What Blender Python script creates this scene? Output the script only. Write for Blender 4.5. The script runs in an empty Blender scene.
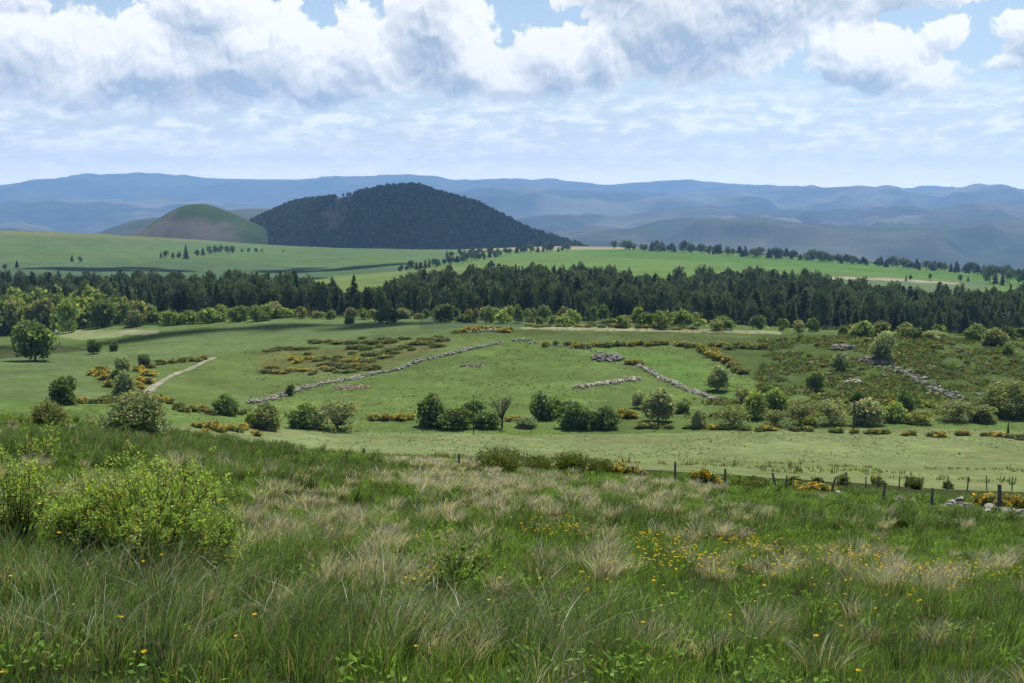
import bpy, math, random
import numpy as np
from mathutils import Vector

random.seed(7)
rng = np.random.default_rng(11)
C = bpy.context.scene.collection
SC = bpy.context.scene
F = 1400.0                      # focal length in pixels of a 1024 wide frame
TH = math.atan((341.5 - 192.0) / F)
SUN_EL, SUN_AZ = math.radians(59), math.radians(20)
sunv = np.array([math.sin(SUN_AZ) * math.cos(SUN_EL), math.cos(SUN_AZ) * math.cos(SUN_EL), math.sin(SUN_EL)])

# ------------------------------------------------------------------ numeric helpers
def ground_tan(py):
    return np.tan(TH + np.arctan((np.asarray(py, float) - 341.5) / F))

def ray(px, py):                # X/Y and -Z/Y of the sight line
    t = ground_tan(py)
    return (np.asarray(px, float) - 512.0) / F * (math.cos(TH) + t * math.sin(TH)), t

def project(X, Y, Z):
    w = Y * math.cos(TH) - Z * math.sin(TH)
    w = np.where(w < 0.5, 0.5, w)
    return 512 + F * X / w, 341.5 - F * (Y * math.sin(TH) + Z * math.cos(TH)) / w

def hash2(ix, iy, s):
    h = (ix.astype(np.int64) * 374761393 + iy.astype(np.int64) * 668265263 + s * 974711) & 0xffffffff
    h = ((h ^ (h >> 13)) * 1274126177) & 0xffffffff
    return ((h ^ (h >> 16)) & 0xffff) / 65535.0

def vnoise(x, y, s=0):
    x = np.asarray(x, float); y = np.asarray(y, float)
    ix = np.floor(x); iy = np.floor(y); fx = x - ix; fy = y - iy
    fx = fx * fx * (3 - 2 * fx); fy = fy * fy * (3 - 2 * fy)
    a = hash2(ix, iy, s); b = hash2(ix + 1, iy, s); c = hash2(ix, iy + 1, s); d = hash2(ix + 1, iy + 1, s)
    return (a + (b - a) * fx) * (1 - fy) + (c + (d - c) * fx) * fy

def fbm(x, y, octaves=4, s=0, gain=0.5):
    v = 0.0; a = 1.0; n = 0.0
    for k in range(octaves):
        v = v + a * vnoise(x * 2 ** k + 17.3 * k, y * 2 ** k - 9.1 * k, s + k); n += a; a *= gain
    return v / n - 0.5

def smooth(e0, e1, x):
    t = np.clip((x - e0) / (e1 - e0), 0, 1)
    return t * t * (3 - 2 * t)

def slopes(x, y):               # monotone cubic slopes
    h = np.diff(x); d = np.diff(y) / h
    m = np.zeros(len(x))
    for i in range(1, len(x) - 1):
        if d[i - 1] * d[i] > 0:
            w1 = 2 * h[i] + h[i - 1]; w2 = h[i] + 2 * h[i - 1]
            m[i] = (w1 + w2) / (w1 / d[i - 1] + w2 / d[i])
    m[0], m[-1] = d[0], d[-1]
    return m

def hermite(x, y, m, q):
    q = np.clip(q, x[0], x[-1])
    i = np.clip(np.searchsorted(x, q) - 1, 0, len(x) - 2)
    h = x[i + 1] - x[i]; t = (q - x[i]) / h
    return ((1 + 2 * t) * (1 - t) ** 2 * y[i] + t * (1 - t) ** 2 * h * m[i]
            + t * t * (3 - 2 * t) * y[i + 1] + t * t * (t - 1) * h * m[i + 1])

# ------------------------------------------------------------------ the land's height
CAMH = 2.0
COLS = {  # column: crest, hedge line, hill middle, hill top, wood foot, wood back, far field, plateau edge   (depth, picture row)
    -320: [(85, 396), (290, 403), (420, 364), (560, 345), (720, 328), (1050, 292), (1900, 261), (3000, 230)],
    0:    [(80, 418), (290, 407), (420, 368), (560, 347), (720, 329), (1050, 294), (1900, 262), (3000, 232.5)],
    150:  [(80, 434), (290, 411), (400, 372), (520, 345), (640, 324), (1050, 294), (1900, 265), (3000, 239)],
    300:  [(78, 453), (310, 423), (390, 382), (490, 344), (620, 320), (1050, 292), (1900, 270), (3000, 248)],
    450:  [(75, 464), (310, 426), (385, 380), (480, 333), (620, 320), (1000, 288), (1700, 265), (3000, 250)],
    600:  [(72, 472), (310, 427), (385, 378), (480, 329), (620, 324), (1000, 288), (1700, 264), (2900, 247.5)],
    750:  [(68, 484), (305, 427), (380, 380), (470, 333), (620, 328), (1000, 292), (1600, 268), (2700, 253)],
    900:  [(64, 498), (300, 428), (365, 383), (435, 338), (620, 334), (1000, 300), (1500, 280), (2500, 264)],
    1024: [(60, 509), (300, 430), (365, 388), (430, 344), (620, 340), (1000, 306), (1500, 290), (2300, 276)],
    1344: [(55, 530), (300, 434), (365, 394), (430, 350), (620, 346), (1000, 312), (1500, 300), (2300, 284)],
}
COL_A, COL_F = [], []
for px in sorted(COLS):
    Y = [-40.0, 1.0]; Z = [-CAMH + 4, -CAMH - .2]
    (yc, pc) = COLS[px][0]
    zc = -ground_tan(pc) * yc
    s = (zc + CAMH) / yc
    for q in (5, 12, 30, 50):
        Y.append(q); Z.append(-CAMH + s * q * (1 + .05 * math.sin(q * .06)))
    Y.append(yc); Z.append(zc)
    zh = -ground_tan(COLS[px][1][1]) * COLS[px][1][0]
    Y.append(120); Z.append(zc + (zh - zc) * ((120 - yc) / (COLS[px][1][0] - yc)) - 1.0)
    for (yy, pp) in COLS[px][1:]:
        Y.append(yy); Z.append(float(-ground_tan(pp) * yy))
    drop = smooth(500, 800, px)
    Y.append(4800); Z.append(float(Z[-1] / Y[-2] * 4800 * (1.06 + .9 * drop)) - 6)
    Y += [7500, 12000, 45000]; Z += [-430, -520, -640]
    Yl = np.log(np.array(Y) + 60)
    Z = np.array(Z)
    COL_A.append((px - 512) / F); COL_F.append((Yl, Z, slopes(Yl, Z)))
COL_A = np.array(COL_A)

def base_height(X, Y):
    X = np.asarray(X, float); Y = np.asarray(Y, float)
    shp = np.broadcast(X, Y).shape
    X = np.broadcast_to(X, shp).ravel(); Y = np.broadcast_to(Y, shp).ravel()
    a = np.clip(X / np.maximum(Y, 14.0), COL_A[0], COL_A[-1] - 1e-6)
    q = np.log(np.maximum(Y, -39) + 60)
    Zs = np.stack([hermite(f[0], f[1], f[2], q) for f in COL_F])
    n = len(COL_A)
    M = np.zeros_like(Zs)
    for k in range(n):
        l, r = max(k - 1, 0), min(k + 1, n - 1)
        M[k] = (Zs[r] - Zs[l]) / (COL_A[r] - COL_A[l])
    i = np.clip(np.searchsorted(COL_A, a) - 1, 0, n - 2)
    h = COL_A[i + 1] - COL_A[i]; t = (a - COL_A[i]) / h
    j = np.arange(len(a))
    z = ((1 + 2 * t) * (1 - t) ** 2 * Zs[i, j] + t * (1 - t) ** 2 * h * M[i, j]
         + t * t * (3 - 2 * t) * Zs[i + 1, j] + t * t * (t - 1) * h * M[i + 1, j])
    return z.reshape(shp)

def height(X, Y):
    X = np.asarray(X, float); Y = np.asarray(Y, float)
    z = base_height(X, Y)
    z = z + .16 * fbm(X / 1.7, Y / 1.7, 3, 1) * smooth(200, 60, Y) + .7 * fbm(X / 14, Y / 14, 3, 5) * smooth(3, 25, Y) * smooth(110, 60, Y)
    z = z + 2.2 * fbm(X / 45, Y / 45, 4, 9) * smooth(300, 360, Y) * smooth(900, 600, Y)
    z = z + 5 * fbm(X / 260, Y / 260, 3, 13) * smooth(1100, 1500, Y)
    return z

RAYY = np.exp(np.linspace(math.log(6), math.log(6000), 2600))
def on_ground(px, py):
    a, t = ray(px, py)
    zz = -t * RAYY
    g = height(a * RAYY, RAYY)
    k = np.nonzero(zz < g)[0]
    k = k[0] if len(k) else len(RAYY) - 1
    Y = RAYY[k]
    return float(a * Y), float(Y), float(g[k])

# ------------------------------------------------------------------ mesh helpers
def mesh_from(name, V, faces, cols=None, mats=(), fmat=None, smooth_shade=False):
    """V (n,3); faces: list of (m,k) index arrays; cols (n,3) optional; fmat: list of material index per faces array"""
    me = bpy.data.meshes.new(name)
    V = np.ascontiguousarray(V, np.float32)
    me.vertices.add(len(V)); me.vertices.foreach_set('co', V.ravel())
    faces = [np.asarray(f, np.int32) for f in faces if len(f)]
    loops = np.concatenate([f.ravel() for f in faces])
    sizes = np.concatenate([np.full(len(f), f.shape[1], np.int32) for f in faces])
    starts = np.concatenate([[0], np.cumsum(sizes)[:-1]]).astype(np.int32)
    me.loops.add(len(loops)); me.loops.foreach_set('vertex_index', loops)
    me.polygons.add(len(sizes)); me.polygons.foreach_set('loop_start', starts)
    try: me.polygons.foreach_set('loop_total', sizes)
    except Exception: pass
    for m in mats: me.materials.append(m)
    if fmat is not None:
        me.polygons.foreach_set('material_index', np.concatenate([np.full(len(f), i, np.int32) if np.isscalar(i) else i for f, i in zip(faces, fmat)]))
    if smooth_shade:
        me.polygons.foreach_set('use_smooth', np.ones(len(sizes), bool))
    me.update(calc_edges=True)
    if cols is not None:
        at = me.color_attributes.new('Col', 'FLOAT_COLOR', 'POINT')
        c = np.ones((len(V), 4), np.float32); c[:, :3] = cols
        at.data.foreach_set('color', c.ravel())
    me.validate()
    return me

def link(name, me, loc=(0, 0, 0), parent=None, scale=(1, 1, 1), rz=0.0, colour=None):
    o = bpy.data.objects.new(name, me); C.objects.link(o)
    o.location = loc; o.scale = scale; o.rotation_euler = (0, 0, rz)
    if parent is not None: o.parent = parent
    if colour is not None: o.color = (*colour, 1)
    return o

def tag(o, label, cat, group=None):
    o['label'] = label; o['category'] = cat
    if group: o['group'] = group
    return o

def kind(o, k, label=None):
    o['kind'] = k
    if label: o['label'] = label
    return o

def unit(v):
    return v / np.maximum(np.linalg.norm(v, axis=-1, keepdims=True), 1e-9)

def leaves(P, size, cols, normal=None, aspect=.6, r=rng):
    """diamond shaped leaves or leaf sprays at points P"""
    n = len(P)
    N = unit(r.normal(size=(n, 3)))
    if normal is not None: N = unit(N * .9 + normal)
    T = unit(np.cross(N, r.normal(size=(n, 3)))); B = np.cross(N, T)
    s = np.broadcast_to(np.asarray(size, float).reshape(-1, 1), (n, 1))
    V = np.stack([P - T * s, P + B * s * aspect + N * s * .18, P + T * s, P - B * s * aspect + N * s * .18], 1).reshape(-1, 3)
    Q = np.arange(n * 4).reshape(n, 4)
    return V, Q, np.repeat(cols, 4, 0)

def tube(path, radii, sides=6):
    path = np.asarray(path, float); n = len(path)
    d = unit(np.gradient(path, axis=0))
    ref = np.array([.31, .95, .05])
    T = unit(np.cross(d, ref)); B = np.cross(d, T)
    an = np.linspace(0, 2 * math.pi, sides, endpoint=False)
    V = (path[:, None] + np.asarray(radii)[:, None, None] * (np.cos(an)[None, :, None] * T[:, None] + np.sin(an)[None, :, None] * B[:, None])).reshape(-1, 3)
    Q = []
    for i in range(n - 1):
        for k in range(sides):
            Q.append((i * sides + k, i * sides + (k + 1) % sides, (i + 1) * sides + (k + 1) % sides, (i + 1) * sides + k))
    return V, np.array(Q)

def merge(parts):
    V, Q, o = [], [], 0
    for v, q in parts:
        V.append(v); Q.append(q + o); o += len(v)
    return np.concatenate(V), np.concatenate(Q)

# ------------------------------------------------------------------ node helpers
class S:
    """a shader socket with arithmetic"""
    tree = None
    def __init__(s, sock): s.s = sock
    @staticmethod
    def m(op, *a, clamp=False):
        n = S.tree.nodes.new('ShaderNodeMath'); n.operation = op; n.use_clamp = clamp
        for i, v in enumerate(a):
            if isinstance(v, S): S.tree.links.new(v.s, n.inputs[i])
            else: n.inputs[i].default_value = float(v)
        return S(n.outputs[0])
    def __add__(s, o): return S.m('ADD', s, o)
    __radd__ = __add__
    def __sub__(s, o): return S.m('SUBTRACT', s, o)
    def __rsub__(s, o): return S.m('SUBTRACT', o, s)
    def __mul__(s, o): return S.m('MULTIPLY', s, o)
    __rmul__ = __mul__
    def __truediv__(s, o): return S.m('DIVIDE', s, o)

def smax(a, b): return S.m('MAXIMUM', a, b)
def step_s(e0, e1, x):
    n = S.tree.nodes.new('ShaderNodeMapRange'); n.interpolation_type = 'SMOOTHSTEP'
    S.tree.links.new(x.s, n.inputs['Value']); n.inputs['From Min'].default_value = e0; n.inputs['From Max'].default_value = e1
    return S(n.outputs['Result'])
def xyz(x, y, z=0.0):
    n = S.tree.nodes.new('ShaderNodeCombineXYZ')
    for i, v in enumerate((x, y, z)):
        if isinstance(v, S): S.tree.links.new(v.s, n.inputs[i])
        else: n.inputs[i].default_value = v
    return S(n.outputs[0])
def noise_s(vec, scale, detail=6, rough=.55, distort=0.0):
    n = S.tree.nodes.new('ShaderNodeTexNoise'); n.inputs['Scale'].default_value = scale
    n.inputs['Detail'].default_value = detail; n.inputs['Roughness'].default_value = rough; n.inputs['Distortion'].default_value = distort
    if vec is not None: S.tree.links.new(vec.s, n.inputs['Vector'])
    return S(n.outputs['Fac'])
def voro_s(vec, scale, detail=3, rough=.5):
    n = S.tree.nodes.new('ShaderNodeTexVoronoi'); n.feature = 'SMOOTH_F1'; n.inputs['Scale'].default_value = scale
    n.inputs['Detail'].default_value = detail; n.inputs['Roughness'].default_value = rough; n.inputs['Smoothness'].default_value = .6
    n.normalize = True
    S.tree.links.new(vec.s, n.inputs['Vector'])
    return S(n.outputs['Distance'])
def mixc(f, a, b, blend='MIX'):
    n = S.tree.nodes.new('ShaderNodeMix'); n.data_type = 'RGBA'; n.blend_type = blend
    for sock, v in ((n.inputs[0], f), (n.inputs[6], a), (n.inputs[7], b)):
        if isinstance(v, S): S.tree.links.new(v.s, sock)
        elif isinstance(v, (int, float)): sock.default_value = v
        else: sock.default_value = (*v, 1)
    return S(n.outputs[2])

def new_mat(name):
    m = bpy.data.materials.new(name); m.use_nodes = True
    nt = m.node_tree; nt.nodes.clear(); S.tree = nt
    out = nt.nodes.new('ShaderNodeOutputMaterial')
    return m, nt, out

def attr(nt, name):
    n = nt.nodes.new('ShaderNodeAttribute'); n.attribute_name = name
    return S(n.outputs['Color'])

def leaf_material(name, translucent=.35, gloss=.06, rough=.4, vary=.35, object_colour=True):
    m, nt, out = new_mat(name)
    c = attr(nt, 'Col')
    oi = nt.nodes.new('ShaderNodeObjectInfo')
    if object_colour:
        c = mixc(1.0, c, S(oi.outputs['Color']), 'MULTIPLY')
    v = S(oi.outputs['Random']) * vary + (1 - vary / 2)
    cc = nt.nodes.new('ShaderNodeVectorMath'); cc.operation = 'SCALE'
    nt.links.new(c.s, cc.inputs[0]); nt.links.new(v.s, cc.inputs['Scale'])
    d = nt.nodes.new('ShaderNodeBsdfDiffuse'); t = nt.nodes.new('ShaderNodeBsdfTranslucent'); g = nt.nodes.new('ShaderNodeBsdfGlossy')
    g.inputs['Roughness'].default_value = rough
    nt.links.new(cc.outputs[0], d.inputs['Color'])
    tc = mixc(1.0, S(cc.outputs[0]), (1.25, 1.2, .55), 'MULTIPLY')
    nt.links.new(tc.s, t.inputs['Color'])
    a = nt.nodes.new('ShaderNodeMixShader'); a.inputs[0].default_value = translucent
    nt.links.new(d.outputs[0], a.inputs[1]); nt.links.new(t.outputs[0], a.inputs[2])
    b = nt.nodes.new('ShaderNodeMixShader'); b.inputs[0].default_value = gloss
    nt.links.new(a.outputs[0], b.inputs[1]); nt.links.new(g.outputs[0], b.inputs[2])
    nt.links.new((b if gloss else a).outputs[0], out.inputs['Surface'])
    return m

def rough_material(name, c1, c2, scale, c3=None, scale3=1.0, rough=.9, bump=.0, use_col=False, oc=False):
    m, nt, out = new_mat(name)
    p = nt.nodes.new('ShaderNodeBsdfPrincipled'); p.inputs['Roughness'].default_value = rough
    p.inputs['Specular IOR Level'].default_value = .2
    g = nt.nodes.new('ShaderNodeNewGeometry')
    n = noise_s(S(g.outputs['Position']), scale, 6, .6)
    c = mixc(step_s(.3, .7, n), c1, c2)
    if c3: c = mixc(step_s(.44, .62, noise_s(S(g.outputs['Position']), scale3, 5, .6)), c, c3)
    if use_col: c = mixc(1.0, c, attr(nt, 'Col'), 'MULTIPLY')
    if oc:
        oi = nt.nodes.new('ShaderNodeObjectInfo'); c = mixc(1.0, c, S(oi.outputs['Color']), 'MULTIPLY')
    nt.links.new(c.s, p.inputs['Base Color'])
    if bump:
        b = nt.nodes.new('ShaderNodeBump'); b.inputs['Strength'].default_value = bump; b.inputs['Distance'].default_value = .1
        nt.links.new(n.s, b.inputs['Height']); nt.links.new(b.outputs[0], p.inputs['Normal'])
    nt.links.new(p.outputs[0], out.inputs['Surface'])
    return m

LEAF = leaf_material('foliage', translucent=.54, gloss=.012)
NEEDLE = leaf_material('needles', translucent=.25, gloss=0, vary=.95)
BLADE = leaf_material('grass_blades', translucent=.42, gloss=.04, rough=.40, vary=0, object_colour=False)
PETAL = leaf_material('petals', translucent=.35, gloss=0, vary=0, object_colour=False)
BARK = rough_material('bark', (.055, .042, .03), (.11, .09, .07), 6.0, bump=.5)
WOOD = rough_material('weathered_wood', (.10, .085, .065), (.19, .17, .145), 14.0, bump=.4)
STONE = rough_material('field_stone', (.26, .24, .205), (.40, .375, .33), 1.9, (.13, .13, .095), 2.6, bump=.6, oc=True)

# ------------------------------------------------------------------ terrain
def in_poly(px, py, poly):
    inside = np.zeros(px.shape, bool)
    n = len(poly)
    for i in range(n):
        x1, y1 = poly[i]; x2, y2 = poly[(i + 1) % n]
        if y1 == y2: continue
        c = ((y1 > py) != (y2 > py)) & (px < (x2 - x1) * (py - y1) / (y2 - y1) + x1)
        inside ^= c
    return inside

def near_line(px, py, line, w):
    d = np.full(px.shape, 1e9)
    for (x1, y1), (x2, y2) in zip(line[:-1], line[1:]):
        L2 = (x2 - x1) ** 2 + (y2 - y1) ** 2
        t = np.clip(((px - x1) * (x2 - x1) + (py - y1) * (y2 - y1)) / L2, 0, 1)
        d = np.minimum(d, np.hypot(px - x1 - t * (x2 - x1), py - y1 - t * (y2 - y1)))
    return d < w

acol = np.concatenate([np.linspace(-1.25, -.46, 50)[:-1], np.linspace(-.46, .46, 760), np.linspace(.46, 1.25, 50)[1:]])
yrow = np.concatenate([np.linspace(-25, 6, 32)[:-1], np.exp(np.linspace(math.log(6), math.log(110), 260))[:-1],
                       np.exp(np.linspace(math.log(110), math.log(720), 330))[:-1], np.exp(np.linspace(math.log(720), math.log(3600), 170))[:-1],
                       np.exp(np.linspace(math.log(3600), math.log(29000), 40))])
AA, YY = np.meshgrid(acol, yrow)
XX = AA * (np.maximum(YY, -24) + 30) * (YY / np.maximum(YY + 30, 1) * .0 + 1)
ZZ = height(XX, YY)
nr, nc = XX.shape
V = np.stack([XX, YY, ZZ], -1).reshape(-1, 3)
ii = np.arange(nr * nc).reshape(nr, nc)
Q = np.stack([ii[:-1, :-1], ii[:-1, 1:], ii[1:, 1:], ii[1:, :-1]], -1).reshape(-1, 4)
PX, PY = project(V[:, 0], np.maximum(V[:, 1], 1), V[:, 2]); YV = V[:, 1]
jx = PX + 5 * fbm(V[:, 0] / (YV * .02 + 1), YV / (YV * .04 + 1), 3, 41)
jy = PY + 1.6 * fbm(V[:, 0] / (YV * .012 + 1), YV / (YV * .03 + 1), 3, 43)
col = np.zeros((len(V), 3))
def paint(mask, c): col[mask] = c
paint(YV < 1e9, (.040, .050, .020))                                    # meadow soil and sward under the grass
paint(YV > 84, (.142, .172, .072))                                     # the hay field below the meadow
paint((YV > 300) & (YV < 660), (.090, .130, .040))                     # hill
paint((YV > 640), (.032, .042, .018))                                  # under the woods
hill = (YV > 280) & (YV < 700)
Zn = [  # picture polygons of the fields on the hill and in the valley: (polygon, Ymin, Ymax, colour)
    ([(-600, 345), (0, 348), (60, 347), (110, 350), (150, 340), (260, 322), (420, 318), (560, 321), (560, 328), (480, 331), (400, 337), (256, 349), (215, 357), (150, 360), (120, 368), (95, 380), (110, 398), (60, 402), (0, 405), (-600, 405)], 280, 760, (.100, .140, .054)),
    ([(-600, 405), (0, 400), (110, 397), (180, 408), (270, 416), (260, 424), (0, 424), (-600, 424)], 180, 330, (.096, .150, .042)),
    ([(215, 357), (256, 350), (400, 339), (480, 333), (500, 342), (420, 362), (330, 382), (250, 403), (170, 400), (150, 388), (190, 366)], 280, 600, (.096, .132, .042)),
    ([(250, 404), (330, 384), (420, 364), (500, 344), (600, 362), (690, 392), (724, 404), (640, 418), (300, 424)], 280, 600, (.100, .146, .044)),
    ([(540, 345), (640, 350), (700, 360), (770, 398), (724, 402), (660, 375), (610, 357)], 280, 600, (.092, .150, .040)),
    ([(500, 329), (770, 333), (820, 336), (700, 345), (610, 343), (540, 339)], 280, 700, (.080, .108, .038)),
    ([(770, 333), (1500, 348), (1500, 400), (1000, 400), (800, 396), (740, 375), (700, 348)], 280, 600, (.068, .096, .030)),
    ([(520, 326.2), (640, 327.5), (780, 331.5), (780, 334.5), (640, 331), (520, 329.2)], 280, 760, (.22, .225, .13)),
    ([(420, 318), (560, 319.5), (700, 325), (700, 327.5), (560, 326.5), (420, 329)], 380, 760, (.068, .100, .048)),
    ([(40, 336), (62, 330), (118, 330), (125, 336), (80, 340)], 500, 900, (.17, .20, .09)),
    ([(120, 330), (158, 330), (158, 334), (120, 335)], 500, 900, (.21, .21, .13)),
    ([(-600, 348), (0, 347), (60, 345), (95, 350), (60, 353), (0, 358), (-600, 358)], 480, 760, (.052, .066, .028)),
    ([(258, 354), (300, 349.5), (380, 345), (440, 340), (455, 344), (430, 352), (385, 366), (330, 373), (262, 374)], 280, 600, (.102, .114, .040)),
    ([(275, 357), (330, 354), (380, 352), (360, 357), (300, 361)], 280, 600, (.096, .118, .036)),
    ([(280, 423), (1500, 425), (1500, 430), (280, 427)], 270, 330, (.098, .150, .042)),
]
for poly, y0, y1, c in Zn:
    paint((YV > y0) & (YV < y1) & in_poly(jx, jy, poly), c)
far = YV > 1000
Zf = [
    ([(-900, 225), (0, 225), (110, 230), (260, 240), (480, 245), (480, 252), (430, 262), (380, 278), (370, 300), (-900, 300)], (.086, .130, .050)),
    ([(-900, 262), (0, 262), (200, 262), (400, 268), (380, 279), (370, 300), (-900, 300)], (.070, .112, .054)),
    ([(-900, 225), (0, 225), (110, 229), (290, 242), (240, 243), (100, 238), (0, 236.5), (-900, 236)], (.125, .142, .052)),
    ([(180, 248), (330, 247), (420, 250), (400, 262), (330, 270), (250, 262)], (.082, .132, .046)),
    ([(380, 278), (430, 262), (480, 252), (620, 247), (700, 252), (1000, 272), (1800, 300), (1800, 330), (380, 300)], (.100, .160, .044)),
    ([(640, 245), (720, 252), (1000, 273), (1000, 281), (860, 272), (700, 262), (560, 254)], (.080, .150, .036)),
    ([(300, 279), (410, 270), (540, 262), (420, 285), (400, 300), (350, 300)], (.12, .165, .05)),
    ([(800, 279), (1000, 282), (960, 298), (820, 292)], (.098, .140, .066)),
    ([(795, 276), (885, 278), (960, 283), (960, 284.5), (880, 280.5), (795, 279)], (.26, .235, .17)),
    ([(430, 246.5), (600, 245.5), (640, 249), (480, 251)], (.24, .21, .13)),
    ([(440, 284), (470, 284), (470, 302), (440, 302)], (.032, .042, .018)),
]
for poly, c in Zf:
    paint(far & in_poly(jx, jy, poly), c)
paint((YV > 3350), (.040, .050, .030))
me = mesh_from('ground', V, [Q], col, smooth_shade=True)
m, nt, out = new_mat('grassland')
p = nt.nodes.new('ShaderNodeBsdfPrincipled'); p.inputs['Roughness'].default_value = 1; p.inputs['Specular IOR Level'].default_value = 0
g = nt.nodes.new('ShaderNodeNewGeometry'); pos = S(g.outputs['Position'])
c = attr(nt, 'Col')
n1 = noise_s(pos, .35, 8, .68); n2 = noise_s(pos, .03, 6, .6); n3 = noise_s(pos, .006, 5, .55); n4 = noise_s(pos, .11, 7, .7)
k = (n1 * 1.3 + .35) * (n2 * 1.0 + .5) * (n3 * .6 + .7) * (noise_s(pos, .09, 7, .7) * 1.0 + .5)
sc = nt.nodes.new('ShaderNodeVectorMath'); sc.operation = 'SCALE'
nt.links.new(c.s, sc.inputs[0]); nt.links.new(k.s, sc.inputs['Scale'])
c2 = mixc(step_s(.52, .74, n4) * .55, S(sc.outputs[0]), (1.35, 1.02, .95), 'MULTIPLY')
c2 = mixc(step_s(.50, .70, noise_s(pos, .055, 6, .6)) * .5, c2, (.82, .95, .62), 'MULTIPLY')
nt.links.new(c2.s, p.inputs['Base Color'])
bp = nt.nodes.new('ShaderNodeBump'); bp.inputs['Strength'].default_value = .8; bp.inputs['Distance'].default_value = .45
nt.links.new(noise_s(pos, .9, 5, .7).s, bp.inputs['Height']); nt.links.new(bp.outputs[0], p.inputs['Normal'])
nt.links.new(p.outputs[0], out.inputs['Surface'])
me.materials.append(m)
kind(link('ground', me), 'structure')

# ------------------------------------------------------------------ far hills
def interp(pts, x):
    pts = np.array(pts, float); return hermite(pts[:, 0], pts[:, 1], slopes(pts[:, 0], pts[:, 1]), x)

def ridge(name, depth, front, back, sky, foot_z, mat, rough=60, seed=0, nx=420, ny=70, px0=-700, px1=1724, spur=1.0):
    """a mountain range: foot in front, crest line at DEPTH whose outline follows SKY, far side behind"""
    px = np.linspace(px0, px1, nx)
    a, t = ray(px, interp(sky, px))
    zc = -t * depth
    s = np.linspace(0, 1, ny)
    yy = np.where(s < .72, depth - front * (1 - s / .72), depth + back * (s - .72) / .28)
    prof = np.where(s < .72, (s / .72) ** 1.25, 1 - ((s - .72) / .28) ** 1.4)
    A, Yg = np.meshgrid(a, yy); P = np.repeat(prof[:, None], nx, 1)
    X = A * depth * (1 + .15 * (Yg / depth - 1))
    Zr = foot_z + (zc[None] - foot_z) * P
    damp = np.clip(1 - np.abs(P - .5) * 2, 0, 1) ** .6
    L = depth * .08
    warp = fbm(X / L, Yg / L, 3, seed + 3) * 1.5
    rid = 1 - np.abs(fbm(X / L + warp, Yg / L * .6, 4, seed) * 2.6)
    Zr = Zr + rough * 2.1 * spur * (rid - .5) * damp + rough * .6 * fbm(X / (L * .25), Yg / (L * .25), 4, seed + 9) * np.clip(damp + .12, 0, 1)
    Vm = np.stack([X, Yg, Zr], -1).reshape(-1, 3)
    i = np.arange(nx * ny).reshape(ny, nx)
    Qm = np.stack([i[:-1, :-1], i[:-1, 1:], i[1:, 1:], i[1:, :-1]], -1).reshape(-1, 4)
    o = link(name, mesh_from(name, Vm, [Qm], mats=[mat], smooth_shade=True)); kind(o, 'structure')
    return o

HILLM = rough_material('distant_upland', (.018, .028, .020), (.036, .044, .030), .0011, (.13, .125, .085), .00050, rough=1)
HILLD = rough_material('distant_woodland', (.020, .032, .020), (.040, .050, .026), .0016, (.07, .07, .04), .0007, rough=1)  # woodland, set dark in place of cloud shade on the nearest range
ridge('mountains', 26000, 7000, 2600, [(-700, 182), (-200, 186), (0, 188), (33, 179), (60, 178), (100, 176), (150, 174.5), (200, 178), (260, 179.5), (340, 178), (400, 178), (430, 179), (470, 183), (500, 182), (545, 179.5), (580, 184), (607, 187.5), (650, 185), (690, 183), (740, 186), (800, 189.5), (900, 191), (1024, 191), (1724, 180)], -620, HILLD, 330, 3)
ridge('mountains', 18500, 5000, 2500, [(-700, 200), (-100, 205), (0, 207), (60, 204), (140, 201), (240, 206), (330, 212), (400, 205), (470, 192), (510, 188.5), (560, 191), (605, 194), (650, 196), (690, 193), (722, 190.5), (770, 194), (815, 190.5), (865, 188), (930, 190.5), (960, 188), (993, 185.5), (1024, 190), (1100, 194), (1724, 186)], -600, HILLM, 230, 17)
ridge('mountains', 12500, 3300, 1500, [(-700, 235), (0, 236), (100, 238), (200, 240), (300, 240), (450, 236), (520, 222), (570, 216), (610, 219), (660, 214), (700, 210), (760, 216), (800, 214), (845, 218), (890, 209), (930, 213), (980, 205), (1024, 209), (1724, 212)], -560, HILLM, 190, 29)
ridge('mountains', 9000, 2200, 1300, [(-700, 252), (300, 256), (500, 250), (560, 241), (620, 234), (684, 222), (730, 221), (790, 225), (850, 232), (900, 231), (960, 227), (1024, 223), (1200, 230), (1724, 236)], -430, HILLD, 120, 37)
ridge('hills', 7200, 900, 700, [(-700, 262), (60, 252), (95, 241), (115, 227), (140, 219), (165, 217), (190, 219), (220, 212), (245, 209), (275, 209), (300, 216), (340, 240), (380, 258), (420, 275)], -300, HILLD, 40, 51, nx=300, ny=40, px1=420)

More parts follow.
